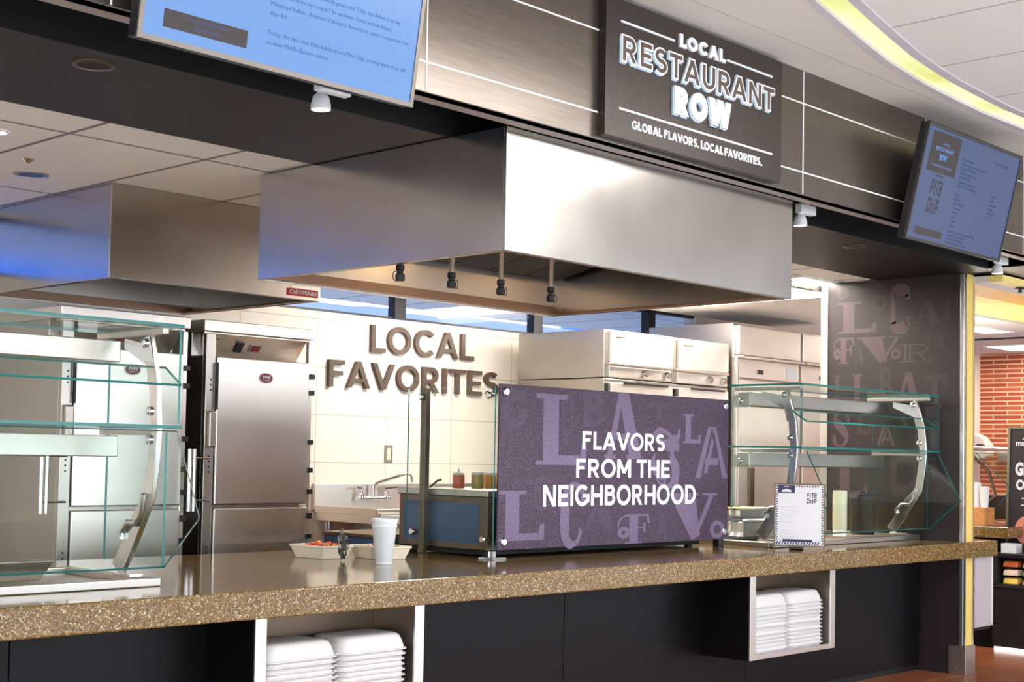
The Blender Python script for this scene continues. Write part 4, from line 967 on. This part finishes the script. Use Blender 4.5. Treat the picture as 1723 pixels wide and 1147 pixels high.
for y, z in ((1.185, 1.765), (.675, 1.765), (1.235, 1.035), (.70, 1.02)):
    m = MB(); m.lathe([(.02, 0), (.02, -.01), (.014, -.016)], (-.726, y, z), 16, 'x'); m.tube([(-.716, y, z), (-.69, y, z)], .012, 10); m.build('standoff_cap', 'chrome', t, smooth=True)

# ================================================================== glass sneeze guards
def guard(label, xl, xr):
    Y0 = .072
    t = thing('glass_sneeze_guard', label, 'sneeze guard', ((xl + xr) / 2, .4, ZC), 'tall glass sneeze guards')
    zb = .955
    path = [(a_ + Y0, b_) for a_, b_ in [(.44, zb), (.36, 1.06), (.29, 1.17), (.235, 1.26), (.21, 1.41), (.2, 1.54), (.215, 1.71), (.25, 1.82), (.275, 1.90)]]
    for x in (xl + .06, xr - .02):
        m = MB(); n = len(path); vs = []
        for i, p in enumerate(path):
            a = Vector(path[max(i - 1, 0)]); b = Vector(path[min(i + 1, n - 1)]); tt = (b - a).normalized(); nn = Vector((-tt.y, tt.x)); w = .055 if i > 2 else .075
            q = Vector(p); r = q - nn * w
            vs += [(x - .012, q.x, q.y), (x + .012, q.x, q.y), (x + .012, r.x, r.y), (x - .012, r.x, r.y)]
        fs = [(0, 1, 2, 3), tuple(4 * (n - 1) + k for k in (3, 2, 1, 0))]
        for i in range(n - 1):
            for k in range(4): a = 4 * i + k; b = 4 * i + (k + 1) % 4; fs.append((a, b, b + 4, a + 4))
        m.add(vs, fs); po = m.build('post', 'chrome_soft', t, bevel=.004, smooth=True)
        m = MB()
        for y, z in ((.225, 1.6), (.225, 1.49), (.275, 1.865)): m.lathe([(.018, 0), (.018, -.008), (.012, -.012)], (x - .012, y + .03 + Y0, z), 14, 'x')
        m.build('bolt', 'chrome', po, smooth=True)
        m = MB(); m.box(x - .014, x + .014, .18 + Y0, .66 + Y0, 1.895, 1.918); m.build('shelf_arm', 'steel', t, bevel=.002)
        m = MB(); m.box(x - .014, x + .014, .24 + Y0, .62 + Y0, 1.508, 1.53); m.build('shelf_arm', 'steel', t, bevel=.002)
        m = MB(); m.prism([(a_ + Y0, b_) for a_, b_ in [(.30, 1.78), (.46, 1.85), (.46, 1.89), (.30, 1.86), (.24, 1.7), (.28, 1.7)]], 'x', x - .008, x + .008); m.build('bracket', 'chrome_soft', t)
        m = MB(); m.tube([(x - .02, a_ + Y0, b_) for a_, b_ in [(.42, 1.10), (.42, 1.13), (.38, 1.165), (.32, 1.165), (.29, 1.20), (.27, 1.28)]], .014, 10); m.build('hook', 'chrome_soft', t, smooth=True)
        m = MB(); m.box(x - .03, x + .03, .34 + Y0, .47 + Y0, zb, zb + .012); m.build('base_plate', 'chrome_soft', t, bevel=.002)
    pane((xl - .02, xr + .03, .13 + Y0, .66 + Y0, 1.92, 1.932), 'z', 'top_shelf', t)
    pane((xl - .02, xr + .03, .13 + Y0, .66 + Y0, 1.533, 1.545), 'z', 'lower_shelf', t)
    bent_pane([(.13 + Y0, 1.695), (.24 + Y0, 1.765)], .01, xl + .03, xr + .02, 'tilted_pane', t)
    bent_pane([(.13 + Y0, 1.525), (-.035 + Y0, 1.2), (.19 + Y0, 1.0)], .009, xl + .04, xr + .01, 'front_pane', t)
    for x in (xl - .01, xr + .012):
        pane((x, x + .01, .135 + Y0, .64 + Y0, 1.552, 1.912), 'x', 'end_pane', t)
        pane((x, x + .01, .215 + Y0, .64 + Y0, 1.005, 1.52), 'x', 'end_pane', t)
    for z in (1.80, 1.42):
        m = MB(); m.box(xl + .02, xr + .0, .53 + Y0, .62 + Y0, z, z + .085); hl = m.build('heat_lamp', 'steel', t, bevel=.004)
        m = MB(); m.box(xl + .1, xr - .3, .55 + Y0, .60 + Y0, z - .004, z); m.build('grille', 'steel_dark', hl)
    for x in (xl + .03,):
        for z in (1.82, 1.44):
            m = MB(); m.box(x - .004, x + .004, .54 + Y0, .66 + Y0, z - .03, z + .05); br = m.build('plate', 'steel', t); m = MB(); m.lathe([(.018, 0), (.018, -.008), (.012, -.012)], (x - .004, .6 + Y0, z + .01), 14, 'x'); m.build('bolt', 'chrome', br, smooth=True)
    return t
guard('tall glass sneeze guard with curved posts at the counter right end', 1.545, 3.305)
guard('tall glass sneeze guard with curved posts at the left edge', -4.75, -2.94)
# drop-in wells
def well(label, x0, x1, y0, y1, steel_='steel'):
    t = thing('food_well', label, 'food well', ((x0 + x1) / 2, (y0 + y1) / 2, ZC), 'drop-in stainless food wells')
    zt = .952; b = .05
    m = MB()
    for q in ((x0, x1, y0, y0 + b), (x0, x1, y1 - b, y1), (x0, x0 + b, y0 + b, y1 - b), (x1 - b, x1, y0 + b, y1 - b)): m.box(*q, ZC + .0005, zt)
    m.build('rim', steel_, t, bevel=.004)
    n = 3; w = (x1 - x0 - 2 * b) / n
    for k in range(n):
        a = x0 + b + k * w; m = MB(); m.box(a + .01, a + w - .01, y0 + b, y1 - b, ZC + .001, ZC + .006); m.box(a, a + .01, y0 + b, y1 - b, ZC + .001, zt - .004); m.build('pan', 'steel', t)
well('stainless food well under the left sneeze guard', -4.72, -2.88, .36, 1.05)
well('stainless food well under the right sneeze guard', 1.50, 3.36, .36, 1.05)
m = MB(); m.frustum((-3.78, -3.32, .5, .8), .954, (-3.82, -3.28, .46, .84), 1.03); tag(m.build('steel_pan', 'steel', bevel=.004), 'stainless pan standing in the left food well', 'pan')

# ================================================================== things on the counter
def food_tray(label, x, y, rot, mixes, n, flabel):
    t = thing('food_tray', label, 'food tray', (x, y, ZC), 'pulp food trays on the counter')
    Mx = Matrix.Translation((x, y, ZC + .0005)) @ Matrix.Rotation(rot, 4, 'Z')
    a, b, A, B, h = .08, .105, .104, .13, .066
    def ringv(s, z): return [(-a - (A - a) * s, -b - (B - b) * s, z), (a + (A - a) * s, -b - (B - b) * s, z), (a + (A - a) * s, b + (B - b) * s, z), (-a - (A - a) * s, b + (B - b) * s, z)]
    m = MB(); m.M = Mx
    R = [ringv(0, 0), ringv(.8, h - .01), ringv(1, h - .01), ringv(1, h), ringv(.72, h), ringv(-.05, .006)]
    vs = [p for r in R for p in r]; fs = [(3, 2, 1, 0)]
    for i in range(len(R) - 1):
        for k in range(4): fs.append((4 * i + k, 4 * i + (k + 1) % 4, 4 * i + 4 + (k + 1) % 4, 4 * i + 4 + k))
    fs.append((20, 21, 22, 23)); m.add(vs, fs); m.build('body', 'tray_pulp', t, bevel=.003)
    m = MB(); random.seed(len(label)); cols = mixes
    m.cur = 0; m.M = Mx; m.frustum((-a, a, -b, b), .008, (-A * .9, A * .9, -B * .9, B * .9), h - .012)
    for i in range(n):
        px_, py_ = random.uniform(-A * .82, A * .82), random.uniform(-B * .85, B * .85); q = max(0, 1 - (px_ / A) ** 2) * max(0, 1 - (py_ / B) ** 2)
        s_ = random.uniform(.008, .017); m.cur = random.randrange(len(cols))
        m.M = Mx @ Matrix.Translation((px_, py_, h - .012 + q * .022 * random.random())) @ Matrix.Rotation(random.random() * 6, 4, 'Z') @ Matrix.Rotation(random.random() * 2, 4, 'X')
        m.box(-s_, s_, -s_ * .5, s_ * .5, -s_ * .4, s_ * .4)
    tag(m.build('salad', cols), flabel, 'food', kind='stuff')
food_tray('pulp tray heaped with carrot salad, left of the foam cup', -1.375, 1.215, .05, ['carrot', 'tomato', 'lettuce', 'cheese', 'onion', 'carrot'], 90, 'orange and red chopped salad filling the left pulp tray')
food_tray('pulp tray with a low fill, behind the foam cup', -1.15, 1.02, -.08, ['cheese', 'lettuce', 'corn', 'onion', 'cheese'], 40, 'pale chopped salad in the pulp tray behind the cup')
t = thing('foam_cup', 'tall white foam cup on the counter in front of the trays', 'cup', (-1.405, .708, ZC))
m = MB(); m.lathe([(.038, .0005), (.04, .004), (.04, .014), (.042, .016), (.058, .175), (.060, .178), (.060, .19), (.062, .2), (.064, .205), (.0655, .216), (.064, .22), (.06, .22), (.056, .19), (.04, .02)], (-1.405, .708, ZC), 36); m.build('body', 'cup_foam', t, smooth=True)
m = MB(); m.lathe([(.0605, .18), (.0622, .183), (.0622, .186), (.0605, .189)], (-1.405, .708, ZC), 36); m.build('rib', 'cup_foam', t, smooth=True)
# crumpled foil
bm = bmesh.new(); bmesh.ops.create_icosphere(bm, subdivisions=3, radius=.04); random.seed(3)
for v in bm.verts: v.co = v.co * random.uniform(.65, 1.25)
mf = MB(); mf.M = Matrix.Translation((-1.43, .985, ZC + .075)) @ Matrix.Diagonal((.62, .62, 1.75, 1)); bm.verts.ensure_lookup_table()
mf.add([v.co[:] for v in bm.verts], [[v.index for v in f_.verts] for f_ in bm.faces]); bm.free()
zmin = min(v.z for v in mf.v)
for v in mf.v: v.z += ZC + .0005 - zmin
tag(mf.build('crumpled_foil', 'foil_dark'), 'crumpled dark foil twist between the two food trays', 'foil')
# framed menu
u = Vector((.125, -.27, 0)).normalized(); MM = frame((1.44, .335, ZC + .018), u, Vector((.06, .03, 1)).normalized() - u * 0)
wv = MM.to_3x3().col[2]
t = thing('menu_stand', 'white framed menu with striped border standing on the counter', 'menu', (1.50, .2, ZC))
WM, HM = .297, .378
m = MB(); m.M = MM; m.box(0, WM, 0, HM, -.006, 0)
m.box(-.004, .004, -.016, HM, -.008, .004); m.box(WM - .004, WM + .004, -.016, HM, -.008, .004); m.box(0, WM, HM - .004, HM + .004, -.008, .004); m.build('frame', 'steel_dark', t)
m = MB(); m.M = MM; m.box(.005, WM - .005, .01, HM - .005, .0005, .0015); sh = m.build('sheet', 'paper', t)
m = MB(); m.M = MM @ Matrix.Translation((0, 0, .0016)); k = 0
for i in range(23):
    z = .016 + i * .0155
    for xx in (.006, WM - .018): m.poly([(xx, z), (xx + .012, z + .007), (xx + .012, z + .014), (xx, z + .007)], .0004)
for i in range(16):
    xx = .008 + i * .0162; m.poly([(xx, .012), (xx + .008, .012), (xx + .018, .032), (xx + .01, .032)], .0004)
for i in range(9):
    xx = .125 + i * .0155; m.poly([(xx, HM - .018), (xx + .007, HM - .018), (xx + .014, HM - .007), (xx + .007, HM - .007)], .0004)
m.box(.05, .225, .03, .045, .0004, .0008); m.box(.02, .12, HM - .055, HM - .007, 0, .0006); m.build('border', 'navy', sh)
m = MB(); m.M = MM @ Matrix.Translation((.07, HM - .048, .0024)); m.poly([(-.03, 0), (.03, 0), (.028, .01), (.0, .02), (-.028, .01)], .0004); m.box(-.014, .014, .03, .034, 0, .0004); m.build('emblem', 'paper', sh)
m = MB(); pita(m, MM @ Matrix.Translation((0, 0, .0016)), .19, HM - .115, .06, .066); m.build('logo', 'poster_black', sh)
m = MB(); para(m, MM @ Matrix.Translation((0, 0, .0016)), ['BUILD YOUR OWN', 'Bowl or wrap with sauce', 'Chicken, beef, falafel', 'Rice and salad', 'SIDES', 'Hummus and pita', 'Chips', '', 'TOPPINGS', 'Pickles, onions, beets', 'Tomato and cucumber'], .035, .235, .0178, .0085); m.build('print', 'paper_grey', sh)
m = MB(); m.M = MM; m.box(.09, .17, -.016, -.004, -.05, .03); m.build('foot', 'black_plastic', t, bevel=.004)
# shaker and knob
t = thing('squeeze_bottle', 'tall cream coloured squeeze bottle behind the menu under the right guard', 'bottle', (2.585, .55, .953))
m = MB(); m.lathe([(.042, .04), (.048, .05), (.048, .3), (.044, .31)], (2.585, .55, .953), 22); m.build('body', 'cream_plastic', t, smooth=True)
m = MB(); m.lathe([(.04, 0), (.044, .004), (.046, .044), (.042, .05)], (2.585, .55, .953), 22); m.build('cap', 'cap_white', t, smooth=True)
m = MB(); m.lathe([(.03, 0), (.03, .006), (.012, .01), (.012, .02), (.016, .024), (.0, .028)], (2.745, .63, .953), 16); tag(m.build('lid_knob', 'black_plastic', smooth=True), 'small black lid knob on the right food well rim', 'knob')
# dark crocks behind
for k, (x, y, r, h, lab) in enumerate(((2.98, .60, .085, .27, 'dark round crock nearest the cream bottle'), (3.18, .72, .08, .26, 'dark round crock nearest the lettered wall panel'))):
    t = thing('crock', lab, 'crock', (x, y, .953), 'dark crocks under the right guard')
    m = MB(); m.lathe([(r * .92, 0), (r, .02), (r, h - .04), (r * 1.05, h - .03), (r * 1.05, h - .015), (r * .98, h)], (x, y, .953), 26); m.build('body', 'black_plastic', t, smooth=True)
    m = MB(); m.lathe([(r * .95, h), (r * .9, h + .012), (.02, h + .016), (.018, h + .03)], (x, y, .953), 20); m.build('lid', 'black_matte', t, smooth=True)
# foil pans
def foil_pan(label, x, y, z, w, l, h, fill):
    t = thing('foil_pan', label, 'foil pan', (x, y, z), 'foil pans on the right food well')
    m = MB(); a, b, A, B = w * .42, l * .42, w * .5, l * .5; N = 40
    def ringp(s, zz, cr=0):
        out = []
        for i in range(N):
            t_ = i / N * 4; k = int(t_); f_ = t_ - k; hx, hy = a + (A - a) * s, b + (B - b) * s
            p = [(-hx + 2 * hx * f_, -hy), (hx, -hy + 2 * hy * f_), (hx - 2 * hx * f_, hy), (-hx, hy - 2 * hy * f_)][k]
            g_ = 1 + (cr if i % 2 else 0); out.append((x + p[0] * g_, y + p[1] * g_, zz))
        return out
    R = [ringp(0, z), ringp(.25, z + h * .3, .02), ringp(.8, z + h * .9, .02), ringp(1.1, z + h), ringp(1.1, z + h + .006), ringp(.76, z + h * .93, .02), ringp(0, z + .006)]
    vs = [p for r in R for p in r]; fs = [list(range(N))[::-1]]
    for i in range(len(R) - 1):
        for k in range(N): fs.append((N * i + k, N * i + (k + 1) % N, N * i + N + (k + 1) % N, N * i + N + k))
    fs.append([N * (len(R) - 1) + k for k in range(N)]); m.add(vs, fs); m.build('pan', 'foil', t)
    if fill:
        m = MB(); m.frustum((x - a, x + a, y - b, y + b), z + .01, (x - A * .93, x + A * .93, y - B * .93, y + B * .93), z + h * 1.02); tag(m.build('pan_food', 'yellow_food', bevel=.01), 'yellow food filling the upper foil pan', 'food', kind='stuff')
foil_pan('lower empty foil pan of the nested pair behind the purple sign', 2.1, 1.0, .953, .5, .34, .10, False)
foil_pan('upper foil pan with yellow food, nested in the lower one', 2.06, 1.0, 1.068, .44, .3, .065, True)
# ================================================================== right background
t = thing('end_cabinet', 'light grey end panel cabinet hanging under the counter tip', 'cabinet', (3.69, .2, .31))
m = MB(); m.box(3.55, 3.835, .04, .48, .315, ZC - .112); m.build('body', 'grey_panel', t, bevel=.003)
m = MB(); m.box(3.556, 3.83, .06, .46, .29, .315); m.build('underside', 'black_matte', t)
m = MB(); m.box(3.80, 3.82, .036, .04, .33, .80); m.build('edge_strip', 'white_paint', t)
t = thing('side_counter', 'second speckled stone counter in the far right area', 'counter', (5.4, 1.2, 0))
m = MB(); m.box(4.95, 5.9, .42, 2.1, .875, .965); m.build('top', 'quartz', t, bevel=.006)
m = MB(); m.box(5.0, 5.85, .56, 2.08, .0, .875); m.build('base', 'dark_panel', t)
t = thing('cup_holder', 'small wooden box holding white paper cups on the side counter', 'holder', (5.05, .72, .965))
m = MB(); m.box(4.96, 5.14, .62, .86, .966, 1.112); m.build('box', 'wood_box', t, bevel=.003)
for k in range(3):
    m = MB(); m.lathe([(.03, 0), (.04, .17 + .03 * (k % 2)), (.037, .17 + .03 * (k % 2))], (5.05, .665 + k * .07, 1.112), 18); tag(m.build('paper_cup', 'white_plastic', smooth=True), 'white paper cup standing in the wooden box, %s' % ['nearest the poster', 'the middle one', 'nearest the yellow post'][k], 'cup', 'paper cups in the wooden box')
t = thing('display_guard', 'small glass display guard on the side counter', 'sneeze guard', (5.3, 1.0, .965))
bent_pane([(.95, 1.56), (.80, 1.55), (.50, 1.26), (.74, .985)], .008, 5.2, 5.9, 'front_pane', t)
m = MB(); m.box(5.15, 5.95, .84, .97, 1.575, 1.60); ch = m.build('added_uplight_housing', 'steel_door', t, bevel=.003)
m = MB(); m.box(5.17, 5.93, .86, .95, 1.60, 1.606); m.build('added_uplight', 'added_uplight_glow', ch)  # added uplight, hidden by its housing, brightens the ceiling bands
m = MB(); m.tube([(5.25, .95, .966), (5.25, .66, 1.2), (5.25, .72, 1.4), (5.25, .86, 1.53)], .014, 8); m.build('post', 'steel_dark', t, smooth=True)
m = MB(); m.box(5.26, 5.9, .78, .84, 1.0, 1.2); m.build('back_panel', 'black_plastic', t)
# merchandiser
t = thing('merchandiser', 'black open merchandiser with a lit sandwich shelf at the right edge', 'display case', (5.4, -.2, 0))
m = MB(); m.box(4.88, 5.7, -1.2, .52, .03, .5); m.build('lower_body', 'black_plastic', t, bevel=.004)
m = MB(); m.box(5.3, 5.7, -1.2, .52, .52, .73); m.box(4.88, 5.3, .48, .52, .52, .73); m.build('back_body', 'black_matte', t)
m = MB(); m.box(4.87, 5.71, -1.21, .53, .73, .765); m.build('top', 'black_plastic', t, bevel=.004)
m = MB(); m.box(4.87, 4.885, -1.2, .52, .5, .512); m.build('shelf_edge', 'chrome_soft', t)
m = MB(); m.box(4.885, 5.3, -1.2, .48, .5, .52); m.build('shelf', 'black_matte', t)
m = MB(); m.box(4.872, 4.88, -1.2, .5, .0, .03); m.build('toe_light', 'tube_glow', t)
for row, z in enumerate((.521, .588, .655)):
    for j in range(3):
        y = .40 - j * .16; m = MB(); m.frustum((4.93, 5.05, y - .06, y + .06), z, (4.94, 5.05, y - .055, y + .055), z + .045)
        tag(m.build('sandwich_pack', ['corn', 'sandwich', 'tomato', 'cheese', 'lettuce', 'sandwich', 'carrot', 'corn', 'cheese'][row * 3 + j], bevel=.008), 'wrapped sandwich in the black merchandiser, %s row, %s' % (['bottom', 'middle', 'top'][row], ['nearest the counter', 'second from the counter', 'third from the counter'][j]), 'sandwich', 'wrapped sandwiches')
m = MB(); m.box(4.90, 5.02, .34, .46, .7655, .84); tag(m.build('napkin_stack', 'paper', bevel=.003), 'white napkin stack on the black merchandiser', 'napkins')
m = MB(); random.seed(5)
for i in range(70):
    px_, py_, pz = random.uniform(4.9, 5.12), random.uniform(-.6, .30), random.uniform(.785, .83); s_ = random.uniform(.012, .024); m.cur = i % 2
    m.M = Matrix.Translation((px_, py_, pz)) @ Matrix.Rotation(random.random() * 3, 4, 'X') @ Matrix.Rotation(random.random() * 3, 4, 'Z'); m.box(-s_, s_, -s_ * .6, s_ * .6, -s_ * .5, s_ * .5)
tag(m.build('snack_packets', ['fab_red', 'poster_pink']), 'reddish wrapped snack packets spread on the merchandiser top', 'snacks', kind='stuff')
t = thing('poster_stand', 'dark framed poster reading GRE and COM on the merchandiser', 'poster', (5.2, .0, .766))
MP = frame((5.2, .535, .768), (0, -1, 0), (.05, 0, 1))
m = MB(); m.M = MP; m.box(0, .72, 0, .985, -.03, 0); m.build('board', 'poster_black', t)
m = MB(); m.M = MP
for q in ((-.02, .0, 0, .985), (.72, .74, 0, .985), (-.02, .74, .985, 1.0)): m.box(*q, -.035, .012)
m.build('frame', 'olive_trim', t)
m = MB(); text(m, 'mai', MP @ Matrix.Translation((.045, .845, .0005)), .09, .045, .001, .03, 3); m.M = MP; m.poly([(.095, .898), (.12, .92), (.125, .917), (.103, .895)], .001); m.M = Matrix()
text(m, 'GRE', MP @ Matrix.Translation((.045, .605, .0005)), .17, .11, .001, .05, 3); text(m, 'COM', MP @ Matrix.Translation((.055, .49, .0005)), .17, .085, .001, .05, 3)
m.M = MP; m.box(.10, .3, .42, .429, 0, .001); m.box(.10, .3, .365, .374, 0, .001); m.build('lettering', 'print_white', t)
m = MB(); m.M = MP @ Matrix.Translation((.17, .17, .0005)) @ Matrix.Diagonal((1, 1, .02, 1)); m.lathe([(.0, .1), (.09, .08), (.12, 0), (.12, -.01)], (0, 0, 0), 20); m.build('food_picture', 'poster_pink', t)
# things on the far wall
t = thing('towel_dispenser', 'rounded beige towel dispenser on the far wall beside the bricks', 'dispenser', (9.4, 2.66, 1.52))
m = MB(); m.prism([(2.52, 1.56), (2.60, 1.52), (2.98, 1.52), (2.98, 1.80), (2.72, 1.82), (2.60, 1.77), (2.53, 1.68)], 'x', 9.2, 9.358); m.build('housing', 'beige', t, bevel=.02, seg=3)
m = MB(); m.M = Matrix.Translation((9.2, 2.62, 1.66)) @ Matrix.Diagonal((1, 1, .5, 1)); m.lathe([(.06, 0), (.06, -.004)], (0, 0, 0), 18, 'x'); m.build('window', 'steel_dark', t)
t = thing('wall_panel', 'small red and white control panel on the beige pilaster', 'control panel', (9.35, 2.85, 1.8))
m = MB(); m.box(9.33, 9.358, 2.77, 2.97, 1.86, 2.28); m.build('housing', 'white_plastic', t, bevel=.004)
m = MB(); m.box(9.325, 9.33, 2.78, 2.96, 2.2, 2.27); m.build('header', 'red_label', t)
m = MB(); m.box(9.325, 9.33, 2.9, 2.95, 1.95, 2.15); m.build('slot', 'black_plastic', t)
# ceiling fixtures in the far area
panel_light('far light panel in the white ceiling near the brick wall', 8.7, 1.85, 2.71, .7, .7, 'far_glow', 'far ceiling light panels')
panel_light('light panel in the white ceiling just past the yellow post', 6.6, 1.4, 2.71, .69, .3, 'far_glow', 'far ceiling light panels')
t = thing('ceiling_vent', 'dark slotted vent in the far white ceiling', 'vent', (7.5, 1.6, 2.70))
m = MB(); m.box(7.4, 7.6, 1.3, 1.95, 2.7, 2.71); m.build('frame', 'paper_grey', t); m = MB()
for k in range(4): m.box(7.42 + k * .045, 7.445 + k * .045, 1.32, 1.93, 2.696, 2.70)
m.build('slot', 'black_matte', t)
t = thing('ceiling_bracket', 'small black sprinkler bracket on the yellow ceiling edge', 'bracket', (3.95, -.10, 2.73))
m = MB(); m.lathe([(.035, 0), (.035, -.01), (.014, -.014), (.012, -.03), (.02, -.035)], (3.95, -.10, 2.73), 14); m.build('body', 'black_plastic', t)
